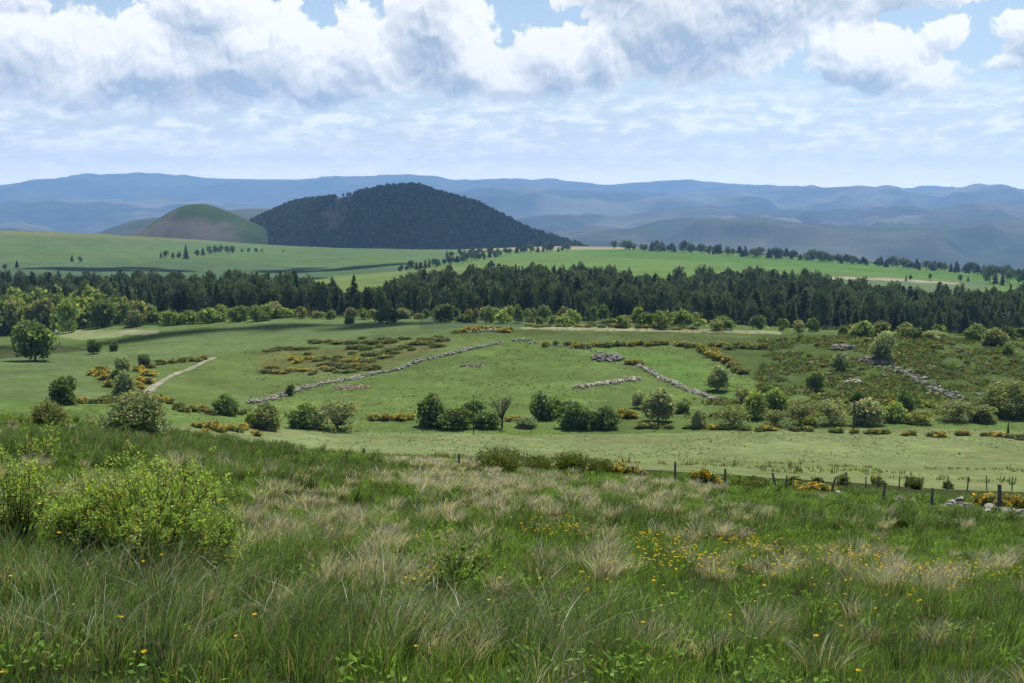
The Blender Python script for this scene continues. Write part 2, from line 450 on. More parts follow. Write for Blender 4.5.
def mound(name, depth, outline, base_py, mat, colour, seed, depth_ratio=.8, nx=220, ny=110, rough=10):
    """a free standing hill whose silhouette follows OUTLINE"""
    px = np.linspace(outline[0][0], outline[-1][0], nx)
    a, t = ray(px, interp(outline, px))
    zb = -float(ground_tan(base_py)) * depth - 60
    zc = -t * depth
    half = (a[-1] - a[0]) * depth / 2 * depth_ratio
    v = np.linspace(-1, 1, ny)
    A, Vv = np.meshgrid(a, v)
    hgt = np.clip((zc - zb) / (zc.max() - zb), 0.02, 1)
    Yg = depth + Vv * half * (.35 + .65 * hgt[None])
    Zr = zb + (zc - zb)[None] * (1 - np.abs(Vv) ** 1.7)
    X = A * depth
    e = (1 - np.abs(Vv)) * np.abs(Vv) * 3
    Zr = Zr + rough * 3 * fbm(X / 130, Yg / 130, 4, seed) * e
    Vm = np.stack([X, Yg, Zr], -1).reshape(-1, 3)
    i = np.arange(nx * ny).reshape(ny, nx)
    Qm = np.stack([i[:-1, :-1], i[:-1, 1:], i[1:, 1:], i[1:, :-1]], -1).reshape(-1, 4)
    cc = colour(*[q.ravel() for q in (X, Yg, Zr)], seed)
    o = link(name, mesh_from(name, Vm, [Qm], cc, mats=[mat], smooth_shade=True)); kind(o, 'structure')
    return Vm.reshape(ny, nx, 3)

COLM, nt, out = new_mat('hillside')
p = nt.nodes.new('ShaderNodeBsdfPrincipled'); p.inputs['Roughness'].default_value = 1; p.inputs['Specular IOR Level'].default_value = 0
g = nt.nodes.new('ShaderNodeNewGeometry')
kk = noise_s(S(g.outputs['Position']), .02, 7, .65) * 1.2 + .4
sc = nt.nodes.new('ShaderNodeVectorMath'); sc.operation = 'SCALE'
nt.links.new(attr(nt, 'Col').s, sc.inputs[0]); nt.links.new(kk.s, sc.inputs['Scale']); nt.links.new(sc.outputs[0], p.inputs['Base Color'])
nt.links.new(p.outputs[0], out.inputs['Surface'])

def cone_colour(X, Yg, Z, s):
    px, py = project(X, Yg, Z)
    n = fbm(X / 60, Z / 26, 5, 61)
    c = np.tile(np.array([.042, .068, .023]), (len(X), 1))
    scree = (smooth(216, 228, py + 30 * n - (px - 198) * .07) * smooth(250, 215, px + 30 * n))[:, None]
    c = c * (1 - scree) + np.array([.135, .117, .100]) * scree
    return c
def mont_colour(X, Yg, Z, s):
    px, py = project(X, Yg, Z)
    n = fbm(X / 70, Z / 50, 4, 71)
    c = np.tile(np.array([.020, .032, .016]), (len(X), 1))
    bare = (smooth(25, 15, np.hypot((px - 337) * 1.5 + (py - 214) * .5, (py - 214) * .9) + 26 * n))[:, None]
    c = c * (1 - bare) + np.array([.135, .112, .088]) * bare
    return c
mound('hills', 3550, [(96, 250), (112, 243.5), (127, 237), (142, 229), (160, 218), (175, 209), (190, 204.5), (200, 204), (212, 206), (228, 211.5), (250, 221.5), (280, 234), (305, 242), (330, 250)], 248, COLM, cone_colour, 60)
MONT = mound('hills', 3700, [(225, 252), (240, 236), (256, 221), (278, 211), (300, 203), (335, 198.5), (360, 194), (379, 190), (409, 187), (442, 195), (476, 205), (502, 217), (529, 231), (549, 237), (576, 246), (600, 256)], 250, COLM, mont_colour, 70)

# ------------------------------------------------------------------ prototype meshes (shared by copies)
def jitter_cols(n, spread=.25, r=rng):
    k = 1 + spread * r.normal(size=(n, 1))
    hue = 1 + .10 * r.normal(size=(n, 3))
    return np.clip(k * hue, .35, 2.0)

def spruce_mesh(seed, n=300, rad=.17, start=.1, power=.85):
    r = np.random.default_rng(seed)
    z = start + (1 - start) * r.random(n) ** 1.15
    R = rad * (1 - z) ** power * (.65 + .6 * r.random(n)) + .008
    an = r.random(n) * 2 * math.pi
    d = np.stack([np.cos(an), np.sin(an), -.25 + .5 * (z - .4)], -1)
    Ctr = np.stack([np.cos(an) * R * .55, np.sin(an) * R * .55, z - R * .1], -1)
    T = unit(d); B = unit(np.cross(T, np.array([0, 0, 1.]) + .5 * r.normal(size=(n, 3))))
    L = (R * .55 + .012)[:, None]; W = (.018 + R * .22)[:, None]
    V = np.stack([Ctr - T * L, Ctr + B * W, Ctr + T * L, Ctr - B * W - np.array([0, 0, .012])], 1).reshape(-1, 3)
    top = np.array([[[-.006, 0, .93], [.006, 0, .93], [.002, .002, 1.02], [-.002, 0, 1.02]]]).reshape(-1, 3)
    V = np.concatenate([V, top]); Qc = np.arange(len(V)).reshape(-1, 4)
    cc = np.repeat(jitter_cols(n + 1, .22, r), 4, 0)
    tv, tq = tube([(0, 0, -.03), (0, 0, .4), (0, 0, .95)], [.016, .011, .002], 5)
    return V, Qc, cc, tv, tq

def lobes_crown(seed, n, leaf, nl=7, flat=1.0, low=.0, spread=.33, skirt=.0):
    """leaves through the outer volume of several lobes; crown fills x,y in -.5..+.5 and z in low..1"""
    r = np.random.default_rng(seed)
    L = []
    for k in range(nl):
        an = k / nl * 2 * math.pi + r.random() * .9
        q = spread * (.55 + .5 * r.random()) if k else 0
        z = low + (1 - low) * (.25 + .42 * r.random()) if k else low + (1 - low) * .62
        rad = .17 + .12 * r.random() if k else .27
        L.append((math.cos(an) * q, math.sin(an) * q, z, rad, (1 - low) * (.20 + .14 * r.random())))
    L = np.array(L)
    w = L[:, 3] ** 2; w /= w.sum()
    i = r.choice(nl, n, p=w)
    if skirt:                                               # low boughs that reach the ground
        m_ = int(nl * .8); an = (np.arange(m_) + r.random(m_)) / m_ * 6.283; q = spread * (.55 + .45 * r.random(m_))
        E = np.stack([np.cos(an) * q, np.sin(an) * q, low + (1 - low) * (.13 + .08 * r.random(m_)), .16 + .08 * r.random(m_), (1 - low) * (.15 + .05 * r.random(m_))], -1)
        L = np.concatenate([L, E]); w = L[:, 3] ** 2; w[nl:] *= skirt * 2; w /= w.sum(); nl = len(L)
        i = r.choice(nl, n, p=w)
    d = unit(r.normal(size=(n, 3)))
    rr = r.random((n, 1)) ** .45 * np.where(r.random((n, 1)) < .08, 1.18, 1)
    wob = 1 + .34 * np.sin(d[:, :1] * 9 + i[:, None]) * np.cos(d[:, 2:] * 8 + i[:, None] * 2)
    P = L[i, :3] + d * rr * wob * np.stack([L[i, 3], L[i, 3], L[i, 4]], -1)
    P[:, 2] = np.where(P[:, 2] < low + .01, low + .01 + .12 * r.random(n), P[:, 2])
    zq = (P[:, 2] - low) / (1 - low)
    P[:, :2] *= (np.sqrt(np.clip(1 - (np.clip(zq - .32, 0, .8) / .86) ** 2, .1, 1)) * (.86 + .14 * smooth(.0, .2, zq)))[:, None]
    P[:, :2] *= .5 / np.percentile(np.abs(P[:, :2]), 97.5); P[:, 2] = np.minimum(P[:, 2] / np.percentile(P[:, 2], 99), 1.05)
    lob = 1 + .16 * r.normal(size=(nl, 1))
    cc = jitter_cols(n, .2, r) * lob[i]
    s = leaf * (.6 + .8 * r.random(n))
    return (*leaves(P, s, cc, d * .8, .62, r), L)

def branchy(seed, n_main=9, sub=5, height=1.0, spread=.45, r0=.02, bend=.25):
    """trunkless or trunked twig structure: list of (path, radii)"""
    r = np.random.default_rng(seed); T = []
    for k in range(n_main):
        an = r.random() * 6.283; out = spread * (.3 + .7 * r.random()); h = height * (.65 + .35 * r.random())
        s = np.linspace(0, 1, 6)[:, None]
        end = np.array([math.cos(an) * out, math.sin(an) * out, h])
        path = s * end * np.array([1, 1, 1]) + np.sin(s * math.pi) * np.array([0, 0, bend * .3]) + r.normal(size=(6, 3)) * .012 * s
        T.append((path, r0 * (1 - s[:, 0] * .85)))
        for q in range(sub):
            t0 = r.integers(2, 5); p0 = path[t0]; a2 = r.random() * 6.283
            e2 = p0 + np.array([math.cos(a2) * .16, math.sin(a2) * .16, .12 + .12 * r.random()]) * (.6 + .8 * r.random())
            s2 = np.linspace(0, 1, 4)[:, None]
            T.append((p0 + s2 * (e2 - p0) + np.sin(s2 * math.pi) * np.array([0, 0, .02]), r0 * .4 * (1 - s2[:, 0] * .8)))
    return T

SPRUCE = []
for k, (n, rd, st, pw) in enumerate([(300, .165, .08, .8), (300, .135, .12, .75), (280, .20, .16, .65), (260, .22, .30, .5)]):
    V_, Q_, c_, tv, tq = spruce_mesh(100 + k, n, rd, st, pw)
    VV = np.concatenate([V_, tv]); 
    SPRUCE.append(mesh_from('pine', VV, [Q_, tq + len(V_)], np.concatenate([c_, np.ones((len(tv), 3))]), mats=[NEEDLE, BARK], fmat=[0, 1]))
ROUNDPINE = []
for k in range(4):
    v, q, c_, L = lobes_crown(150 + k, 460, .080, 7, low=.14, spread=.30)
    tv, tq = tube([(0, 0, -.05), (0, 0, .9)], [.03, .008], 5)
    ROUNDPINE.append(mesh_from('pine', np.concatenate([v * np.array([.72, .72, 1]), tv]), [q, tq + len(v)], np.concatenate([c_, np.ones((len(tv), 3))]), mats=[NEEDLE, BARK], fmat=[0, 1]))
BUSH = []
for k in range(5):
    v, q, c_, _ = lobes_crown(200 + k, 2600, .058, 9, low=.0, skirt=.30)
    BUSH.append(mesh_from('bush_foliage', v, [q], c_, mats=[LEAF]))
BIGBUSH = []
for k in range(2):
    v, q, c_, _ = lobes_crown(210 + k, 7500, .030, 14, low=.0, skirt=.3)
    BIGBUSH.append(mesh_from('bush_foliage', v, [q], c_, mats=[LEAF]))
TREE = []
for k in range(4):
    v, q, c_, L = lobes_crown(220 + k, 2400, .055, 9, low=.09, skirt=.16)
    tv, tq = tube([(0, 0, -.05), (.01, 0, .2), (0, .01, .55)], [.035, .028, .012], 7)
    parts = [(tv, tq)]
    for j in range(1, 6):
        e = L[j, :3]
        parts.append(tube([(0, 0, .22 + .03 * j), (e[0] * .5, e[1] * .5, .2 + e[2] * .4), (e[0] * .9, e[1] * .9, e[2])], [.016, .011, .004], 5))
    bv, bq = merge(parts)
    TREE.append((mesh_from('tree_crown', v, [q], c_, mats=[LEAF]), mesh_from('tree_trunk', bv, [bq], mats=[BARK])))
SMALLTREE = []
for k in range(4):                                          # far broadleaf trees, one mesh each
    v, q, c_, L = lobes_crown(240 + k, 620, .095, 6, low=.03, skirt=.2)
    tv, tq = tube([(0, 0, -.05), (0, 0, .6)], [.03, .01], 5)
    SMALLTREE.append(mesh_from('broadleaf_tree', np.concatenate([v, tv]), [q, tq + len(v)], np.concatenate([c_, np.ones((len(tv), 3))]), mats=[LEAF, BARK], fmat=[0, 1]))
TWIGGY = []
for k in range(3):                                          # thin bushes, twigs showing through
    tw = branchy(260 + k, 26, 5, .9, .5, .008)
    bv, bq = merge([tube(p_, r_, 3) for p_, r_ in tw])
    r = np.random.default_rng(270 + k)
    pts = np.concatenate([p_[-3:] for p_, _ in tw])
    P = pts[r.integers(0, len(pts), 1100)] + r.normal(size=(1100, 3)) * .035
    P[:, 2] = np.maximum(P[:, 2], .02)
    v, q, c_ = leaves(P, .030 * (.6 + .8 * r.random(1100)), jitter_cols(1100, .22, r), None, .6, r)
    v9, q9, c9, _ = lobes_crown(280 + k, 800, .040, 10, low=.0, skirt=.35)
    v, q, c_ = np.concatenate([v, v9]), np.concatenate([q, q9 + len(v)]), np.concatenate([c_, c9])
    TWIGGY.append((mesh_from('twiggy_foliage', v, [q], c_, mats=[LEAF]), mesh_from('twigs', bv, [bq], mats=[BARK])))
# gorse: a low dome, part of the sprays in flower
GORSE = []
for k, share in enumerate((.50, .30, .13, .02)):
    v, q, c_, _ = lobes_crown(300 + k, 700, .085, 7, low=.0, spread=.36, skirt=.35)
    r = np.random.default_rng(310 + k); nq = len(q)
    ctr = v.reshape(nq, 4, 3).mean(1)
    yel = (r.random(nq) < share * smooth(.15, .6, ctr[:, 2]) * (1 + .8 * np.sin(ctr[:, 0] * 9 + k)))
    base = np.where(yel[:, None], np.array([.60, .42, .035]), np.array([.150, .185, .065]))
    c_ = base * jitter_cols(nq, .2, r)
    GORSE.append(mesh_from('gorse', v, [q], np.repeat(c_, 4, 0), mats=[LEAF]))

# ------------------------------------------------------------------ trees and bushes one can tell apart
DARK = (.110, .170, .060); MID = (.160, .235, .074); LIGHT = (.235, .315, .090); OLIVE = (.230, .265, .115)
PALE = (.290, .335, .190); BROWN = (.245, .270, .135); GREY = (.235, .290, .165); YEL = (.250, .285, .085)
_n = [0]
def place(kind_, label, px, base, w, h, colour, group=None, name=None, cat=None):
    _n[0] += 1; k = _n[0]
    X, Y, Z = on_ground(px, base)
    u = Y / F / .995
    W, H = w * u, h * u
    if kind_ in ('bush', 'twiggy'): W, H = W * .92, H * .92
    r = random.Random(k * 31)
    rz = r.random() * 6.28
    if kind_ == 'bush':
        o = link(name or 'bush', (BIGBUSH[k % 2] if w > 44 or px < 60 else BUSH[k % 5]), (X, Y, Z - .06 * H), scale=(W, W, H * 1.06), rz=rz, colour=colour); cat = cat or 'bush'
    elif kind_ == 'far':
        o = link(name or 'broadleaf_tree', SMALLTREE[k % 4], (X, Y, Z), scale=(W, W, H), rz=rz, colour=colour); cat = cat or 'tree'
    elif kind_ == 'pine':
        pr = r.random() < .6 and not name; pm = (ROUNDPINE if pr else SPRUCE)[k % 4]; wf = w * (.62 if pr else 1); o = link(name or 'pine_tree', pm, (X, Y, Z - .04 * H), scale=(H * wf, H * wf, H), rz=rz, colour=colour); cat = cat or 'tree'
    else:
        o = bpy.data.objects.new(name or {'tree': 'broadleaf_tree', 'twiggy': 'bush'}[kind_], None); C.objects.link(o)
        o.location = (X, Y, Z - .03 * H); o.rotation_euler = (0, 0, rz); o.scale = (W, W, H)
        if kind_ == 'tree':
            a, b = TREE[k % 4]; link('crown', a, parent=o, colour=colour); link('trunk', b, parent=o); cat = cat or 'tree'
        else:
            a, b = TWIGGY[k % 3]; link('foliage', a, parent=o, colour=colour); link('stems', b, parent=o); cat = cat or 'bush'
    return tag(o, label, cat, group)

place('tree', 'big dark round-headed tree in the hollow beside the left woodland', 35, 361, 40, 40, DARK)
place('tree', 'dark green tree standing alone in the pale green valley field', 64, 405, 25, 28, DARK)
place('bush', 'olive bush just left of the biggest grey-green bush at the meadow crest', 51, 428, 32, 28, OLIVE)
place('bush', 'biggest grey-green bush, standing on the crest of the rough meadow', 135, 437, 66, 47, GREY)
place('bush', 'pale grey-green bush at the upper end of the left gorse patch', 124, 373, 16, 17, PALE)
place('tree', 'small dark tree above the left gorse patch', 144, 368, 11, 14, DARK)
place('bush', 'rounded grey-green bush among orange gorse beside the lower end of the track', 126, 395, 24, 25, GREY)
place('bush', 'dark bush wedged behind the rounded bush in the left gorse patch', 116, 386, 14, 17, DARK)
place('bush', 'dark bush in the middle of the gorse row under the track', 224, 415, 25, 21, DARK)
place('tree', 'shadowy shrub by the bare patch right of the big hollow tree', 94, 354, 13, 14, DARK)
place('bush', 'small dark bush at the corner of the pale clearing on the left', 114, 351, 9, 11, MID)
place('bush', 'light green bush at the hedge end below the long stone wall', 251, 427, 12, 16, LIGHT)
place('bush', 'olive-green bush under the foot of the long stone wall', 267, 430, 27, 27, OLIVE)
place('bush', 'darker green bush between the olive bush and the brown twiggy one', 304, 428, 34, 25, MID)
place('twiggy', 'wide brownish twiggy bush below the reddish stone heap', 338, 430, 54, 32, BROWN)
place('bush', 'little dark shrub against the long stone wall', 290, 396, 8, 12, DARK)
place('bush', 'tall dark bush, leftmost of the clump beside the bare tree', 433, 426, 32, 33, DARK)
place('bush', 'broad mid-green bush in front of the clump beside the bare tree', 453, 428, 40, 21, MID)
place('bush', 'dark bush behind the thin pole in the central clump', 473, 421, 25, 21, DARK)
place('bush', 'low round bush at the foot of the bare tree', 485, 428, 28, 18, MID)
place('bush', 'dark double-headed bush on the left of the row of three', 543, 419, 26, 27, DARK)
place('bush', 'smaller bush leaning on the double-headed one in the row', 556, 417, 18, 20, MID)
place('bush', 'broadest dark bush in the middle of the row of three', 575, 428, 36, 27, DARK)
place('bush', 'dark round bush on the right of the row of three', 603, 429, 29, 23, DARK)
place('bush', 'low flat bush left of the row of three', 527, 428, 22, 11, GREY)
place('tree', 'small pale tree in the grass above the thin pole', 640, 408, 15, 17, PALE)
place('tree', 'pale round tree behind the middle pole', 659, 422, 30, 33, PALE)
place('tree', 'round tree alone on the slope by the lower end of the right wall', 717, 391, 24, 25, GREY)
place('bush', 'narrow pale sapling bush between the middle pole and the thicket', 699, 428, 15, 21, PALE)
place('bush', 'dark low bush beside the gorse right of the middle pole', 682, 413, 15, 11, MID)
place('twiggy', 'olive thicket bush at the left end of the right thicket', 732, 427, 38, 24, OLIVE)
place('bush', 'bright green bush rising in the middle of the right thicket', 757, 419, 25, 29, LIGHT)
place('twiggy', 'olive bush climbing the slope above the right thicket', 743, 405, 26, 20, OLIVE)
place('bush', 'green bush on the slope at the top of the right thicket', 766, 399, 18, 14, MID)
place('bush', 'bright leafy bush at the foot of the scrubby hillside', 776, 412, 22, 24, LIGHT)
place('twiggy', 'low olive bush in front of the bright leafy bush', 775, 427, 30, 18, OLIVE)
place('twiggy', 'brown twiggy bush left of the pole with a round tree behind', 802, 425, 34, 27, BROWN)
place('twiggy', 'brown-green twiggy bush touching the pole on the right', 832, 425, 38, 27, BROWN)
place('tree', 'largest grey-green tree on the scrubby right hillside', 884, 361, 25, 28, GREY)
place('tree', 'middle-sized tree on the scrubby hillside beside a grey slab', 839, 371, 18, 18, GREY)
place('tree', 'round tree lowest on the left of the scrubby hillside', 815, 391, 19, 19, MID)
place('bush', 'broad light bush on the brow of the right hillside', 865, 335, 28, 14, LIGHT)
place('bush', 'small light bush on the brow next to the broad one', 907, 337, 15, 10, LIGHT)
place('bush', 'flat pale bush on the brow before the dark pines', 934, 339, 21, 9, PALE)
place('bush', 'large olive bush on the brow near the end of the hillside', 995, 345, 24, 17, OLIVE)
place('bush', 'small dark bush just below the brow on the far right', 1008, 355, 11, 11, MID)
place('bush', 'dark round tree head directly behind the pole on the right', 857, 404, 16, 15, DARK)
place('bush', 'dark green bush under the rocky chain of boulders', 905, 412, 19, 23, DARK)
place('bush', 'fresh green bush in front of the dark one under the boulders', 893, 422, 24, 20, LIGHT)
place('bush', 'pale olive bush right of the pole on the right', 868, 425, 32, 27, PALE)
place('bush', 'low yellow-green bush at the hedge foot under the boulders', 918, 424, 26, 13, YEL)
place('bush', 'large light olive bush filling the right end of the hedge', 1008, 417, 52, 38, OLIVE)
place('twiggy', 'brownish twiggy bush between the yellow-green bush and the right end', 955, 421, 42, 24, BROWN)
place('bush', 'mid-green bush in front of the large light olive one', 984, 422, 28, 18, OLIVE)
place('bush', 'small yellow-green bush left of the right pole foot', 810, 427, 18, 12, YEL)
place('pine', 'tiny dark conifer sapling standing by the gorse line of the hay field', 1008, 434, .9, 13, DARK, name='conifer_sapling')
place('tree', 'dark round tree alone on the dark field under the pines', 387, 324, 23, 16, DARK)
place('tree', 'small dark tree left of the lone round one on the dark field', 349, 325, 10, 9, DARK)
place('far', 'dark little tree at the field edge between lone tree and poplar', 425, 318, 9, 9, DARK)
place('far', 'dark little tree at the field edge next to the lone round tree', 409, 318, 8, 8, DARK)
place('far', 'small dark tree standing out on the dark field', 469, 323, 8, 8, DARK)
place('far', 'dark rounded tree among the yellow-green trees under the pines', 496, 318, 11, 11, DARK)
place('far', 'tall slender yellow-green tree before the central pines', 527, 317, 9, 18, LIGHT, name='slender_tree')
place('far', 'dark spreading tree at the right end of the yellow-green trees', 590, 322, 12, 13, DARK)
place('bush', 'little shrub on the ridge just under the pale strip', 617, 345, 5, 5, MID)

# bare tree
o = bpy.data.objects.new('bare_tree', None); C.objects.link(o)
X, Y, Z = on_ground(502, 428); u = Y / F
o.location = (X, Y, Z); o.scale = (34 * u, 34 * u, 38 * u)
tv, tq = tube([(0, 0, -.03), (.01, 0, .2), (0, .02, .5), (.03, 0, .8)], [.035, .028, .018, .006], 6)
link('trunk', mesh_from('bare_trunk', tv, [tq], mats=[BARK]), parent=o)
tw = [(p_ * np.array([1, 1, .75]) + np.array([0, 0, .2]), r_) for p_, r_ in branchy(5, 16, 9, .95, .48, .012)]
bv, bq = merge([tube(p_, r_, 4) for p_, r_ in tw])
cr = link('crown', mesh_from('bare_branches', bv, [bq], mats=[BARK]), parent=o)
tag(o, 'leafless brown tree with fine branches behind the central clump', 'tree')

# groups of broadleaf trees that nothing tells apart
def scatter(label, group, n, fx, fy, fw, fh, cols, kind_='far', seed=0, name=None, cat=None):
    r = random.Random(seed)
    for i in range(n):
        px = fx[0] + (fx[1] - fx[0]) * ((i + r.random()) / n)
        q = (px - fx[0]) / (fx[1] - fx[0])
        lo = fy[0] + (fy[2] - fy[0]) * q; hi = fy[1] + (fy[3] - fy[1]) * q
        place(kind_, label, px, lo + (hi - lo) * r.random(), r.uniform(*fw), r.uniform(*fh), r.choice(cols), group, name, cat)

scatter('yellow-green broadleaf tree in the leafy wood at the left below the pines', 'leafy trees of the left wood', 36, (-30, 118), (320, 336, 318, 332), (17, 29), (20, 33), (LIGHT, OLIVE, MID, LIGHT), seed=1)
scatter('yellow-green broadleaf tree in the leafy wood at the left below the pines', 'leafy trees of the left wood', 14, (100, 150), (316, 328, 318, 326), (12, 18), (14, 24), (MID, OLIVE, MID), seed=2)
scatter('low leafy tree at the foot of the left pine wood', 'leafy fringe of the left pine wood', 16, (150, 290), (322, 326, 317, 321), (11, 18), (9, 15), (OLIVE, LIGHT, MID), seed=3)
scatter('pale leafy bush along the dark field under the pines', 'leafy fringe of the middle pine wood', 12, (290, 440), (316, 320, 317, 320), (9, 16), (6, 11), (OLIVE, MID, OLIVE), seed=4)
scatter('yellow-green leafy tree along the foot of the central pine wood', 'leafy trees of the central pine wood', 38, (440, 700), (317, 323, 322, 330), (7, 22), (5, 18), (MID, OLIVE, LIGHT, MID, DARK), seed=5)
scatter('leafy tree at the foot of the right pine wood behind the brow', 'leafy trees of the right pine wood', 16, (700, 1040), (326, 331, 338, 343), (10, 18), (9, 15), (OLIVE, MID, MID, DARK), seed=6)

# ------------------------------------------------------------------ pines
PINE = (.108, .142, .070)
placed = []
def pines(label, group, pts):
    for (px, py, hpx, wf) in pts:
        place('pine', label, px, py, wf, hpx, PINE, group)
r = random.Random(3)
pines('dark conifer of the pair alone on the far left field', 'pair of conifers on the left field', [(72, 262, 7, 1.5), (80, 262.5, 6, 1.6)])
pines('tallest dark conifer of the little group in the far left field', None, [(186, 259, 15, 1.4)])
pines('dark conifer in the little group in the far left field', 'group of conifers in the far left field', [(161, 258, 7, 1.6), (166, 258.5, 8, 1.5), (173, 259, 7, 1.5), (179, 259, 7, 1.6), (197, 257, 7, 1.5), (203, 256, 9, 1.4), (209, 255, 9, 1.4), (215, 254.5, 9, 1.4), (221, 254, 9, 1.5), (227, 254, 8, 1.5), (232, 254, 8, 1.5)])
pines('tiny conifer at the right of the far left group', 'tiny conifers near the cone hill', [(242, 253, 4, 1.6), (249, 253, 5, 1.6), (256, 253, 5, 1.6), (262, 252.5, 4, 1.6), (283, 252, 3.5, 1.7)])
pines('small conifer at the upper edge of the left pine wood', 'small conifers above the left wood', [(5, 270, 6, 1.5), (17, 268, 8, 1.4)])
pines('conifer in the slanting row between the two far fields', 'slanting row of far conifers', [(402 + i * 4.6 + r.uniform(-1, 1), 272.5 - i * .72 + r.uniform(-.6, .6), r.uniform(6, 10.5), r.uniform(1.3, 1.9)) for i in range(22)])
pines('conifer in the clump below the forested hill', 'conifer clump below the forested hill', [(448 + i * 5.2 + r.uniform(-2, 2), 258 - i * .25 + r.uniform(-1.5, 1), r.uniform(5, 10.5), r.uniform(1.4, 2.0)) for i in range(24)])
def edge_py(px): return float(np.interp(px, [600, 700, 800, 900, 1000, 1060], [248.5, 253, 260, 267.5, 276, 281]))
pines('conifer in the long tree line on the edge of the right plateau', 'tree line on the plateau edge', [(px_, edge_py(px_) + r.uniform(-.3, .9), r.uniform(5.5, 12), r.uniform(1.5, 2.7)) for px_ in [618 + i * 4.0 + r.uniform(-4, 4) for i in range(106)]])
pines('tall conifer of the dark clump at the right end of the plateau', 'conifer clump at the plateau end', [(990 + i * 7 + r.uniform(-2, 2), 284 + r.uniform(-1, 2), r.uniform(14, 22), 1.3) for i in range(9)])
pines('small conifer standing alone on the right far field', 'single conifers on the right field', [(906, 281, 7, 1.2), (910.5, 281, 6, 1.3), (930, 280.5, 7, 1.1), (960, 281.5, 7, 1.4), (968, 281.5, 6, 1.5)])

# the forest: nearest pines as things, the rest as one mass
def wood_pts(n, seed):
    rr = np.random.default_rng(seed)
    px = rr.uniform(-420, 1440, n); Y = 610 + 480 * rr.random(n)
    foot = np.interp(px, [-420, 0, 150, 300, 450, 600, 750, 900, 1024, 1440], [760, 760, 700, 660, 650, 640, 640, 640, 640, 640])
    back = np.interp(px, [-420, 0, 150, 280, 320, 345, 388, 405, 440, 520, 600, 640, 665, 690, 740, 800, 840, 950, 1024, 1440], [1080, 1080, 1060, 960, 800, 705, 705, 860, 1010, 1060, 1030, 940, 900, 980, 1090, 1060, 930, 900, 960, 960])
    ok = (Y > foot) & (Y < back + 25 * fbm(px / 14, Y / 300, 3, 5) * 4)
    px, Y = px[ok], Y[ok]
    a = (px - 512) / F
    return a * Y, Y
FX, FY = wood_pts(15000, 21)
cell = {}
keep = []
for i in np.argsort(FY):                                  # keep a natural spacing
    kx, ky = int(FX[i] // 5.0), int(FY[i] // 5.0)
    if (kx, ky) in cell: continue
    cell[(kx, ky)] = 1; keep.append(i)
keep = np.array(keep); FX, FY = FX[keep], FY[keep]; FZ = height(FX, FY)
FH = 11.0 * (1 + .30 * rng.normal(size=len(FX))) * (1 + .5 * fbm(FX / 60, FY / 60, 3, 8)); FH = np.clip(FH, 6, 19)
FPX = 512 + F * FX / FY
near = np.zeros(len(FX), bool)
foot_rank = FY - np.interp(FPX, [-420, 0, 150, 300, 450, 600, 1440], [760, 760, 700, 660, 650, 640, 640])
inside = (FPX > -5) & (FPX < 1030)
near[np.argsort(np.where(inside, foot_rank, 1e9))[:92]] = True
for i in np.nonzero(near)[0]:
    side = 'left' if FPX[i] < 368 else ('central' if FPX[i] < 690 else 'right')
    o = link('pine_tree', (SPRUCE + ROUNDPINE)[i % 8], (FX[i], FY[i], FZ[i] - .2), scale=(FH[i] * (1.25 if i % 8 < 4 else .62), FH[i] * (1.25 if i % 8 < 4 else .62), FH[i]), rz=rng.random() * 6.28, colour=PINE)
    tag(o, f'dark pine in the front rank of the {side} pine wood', 'tree', f'front rank of the {side} pine wood')

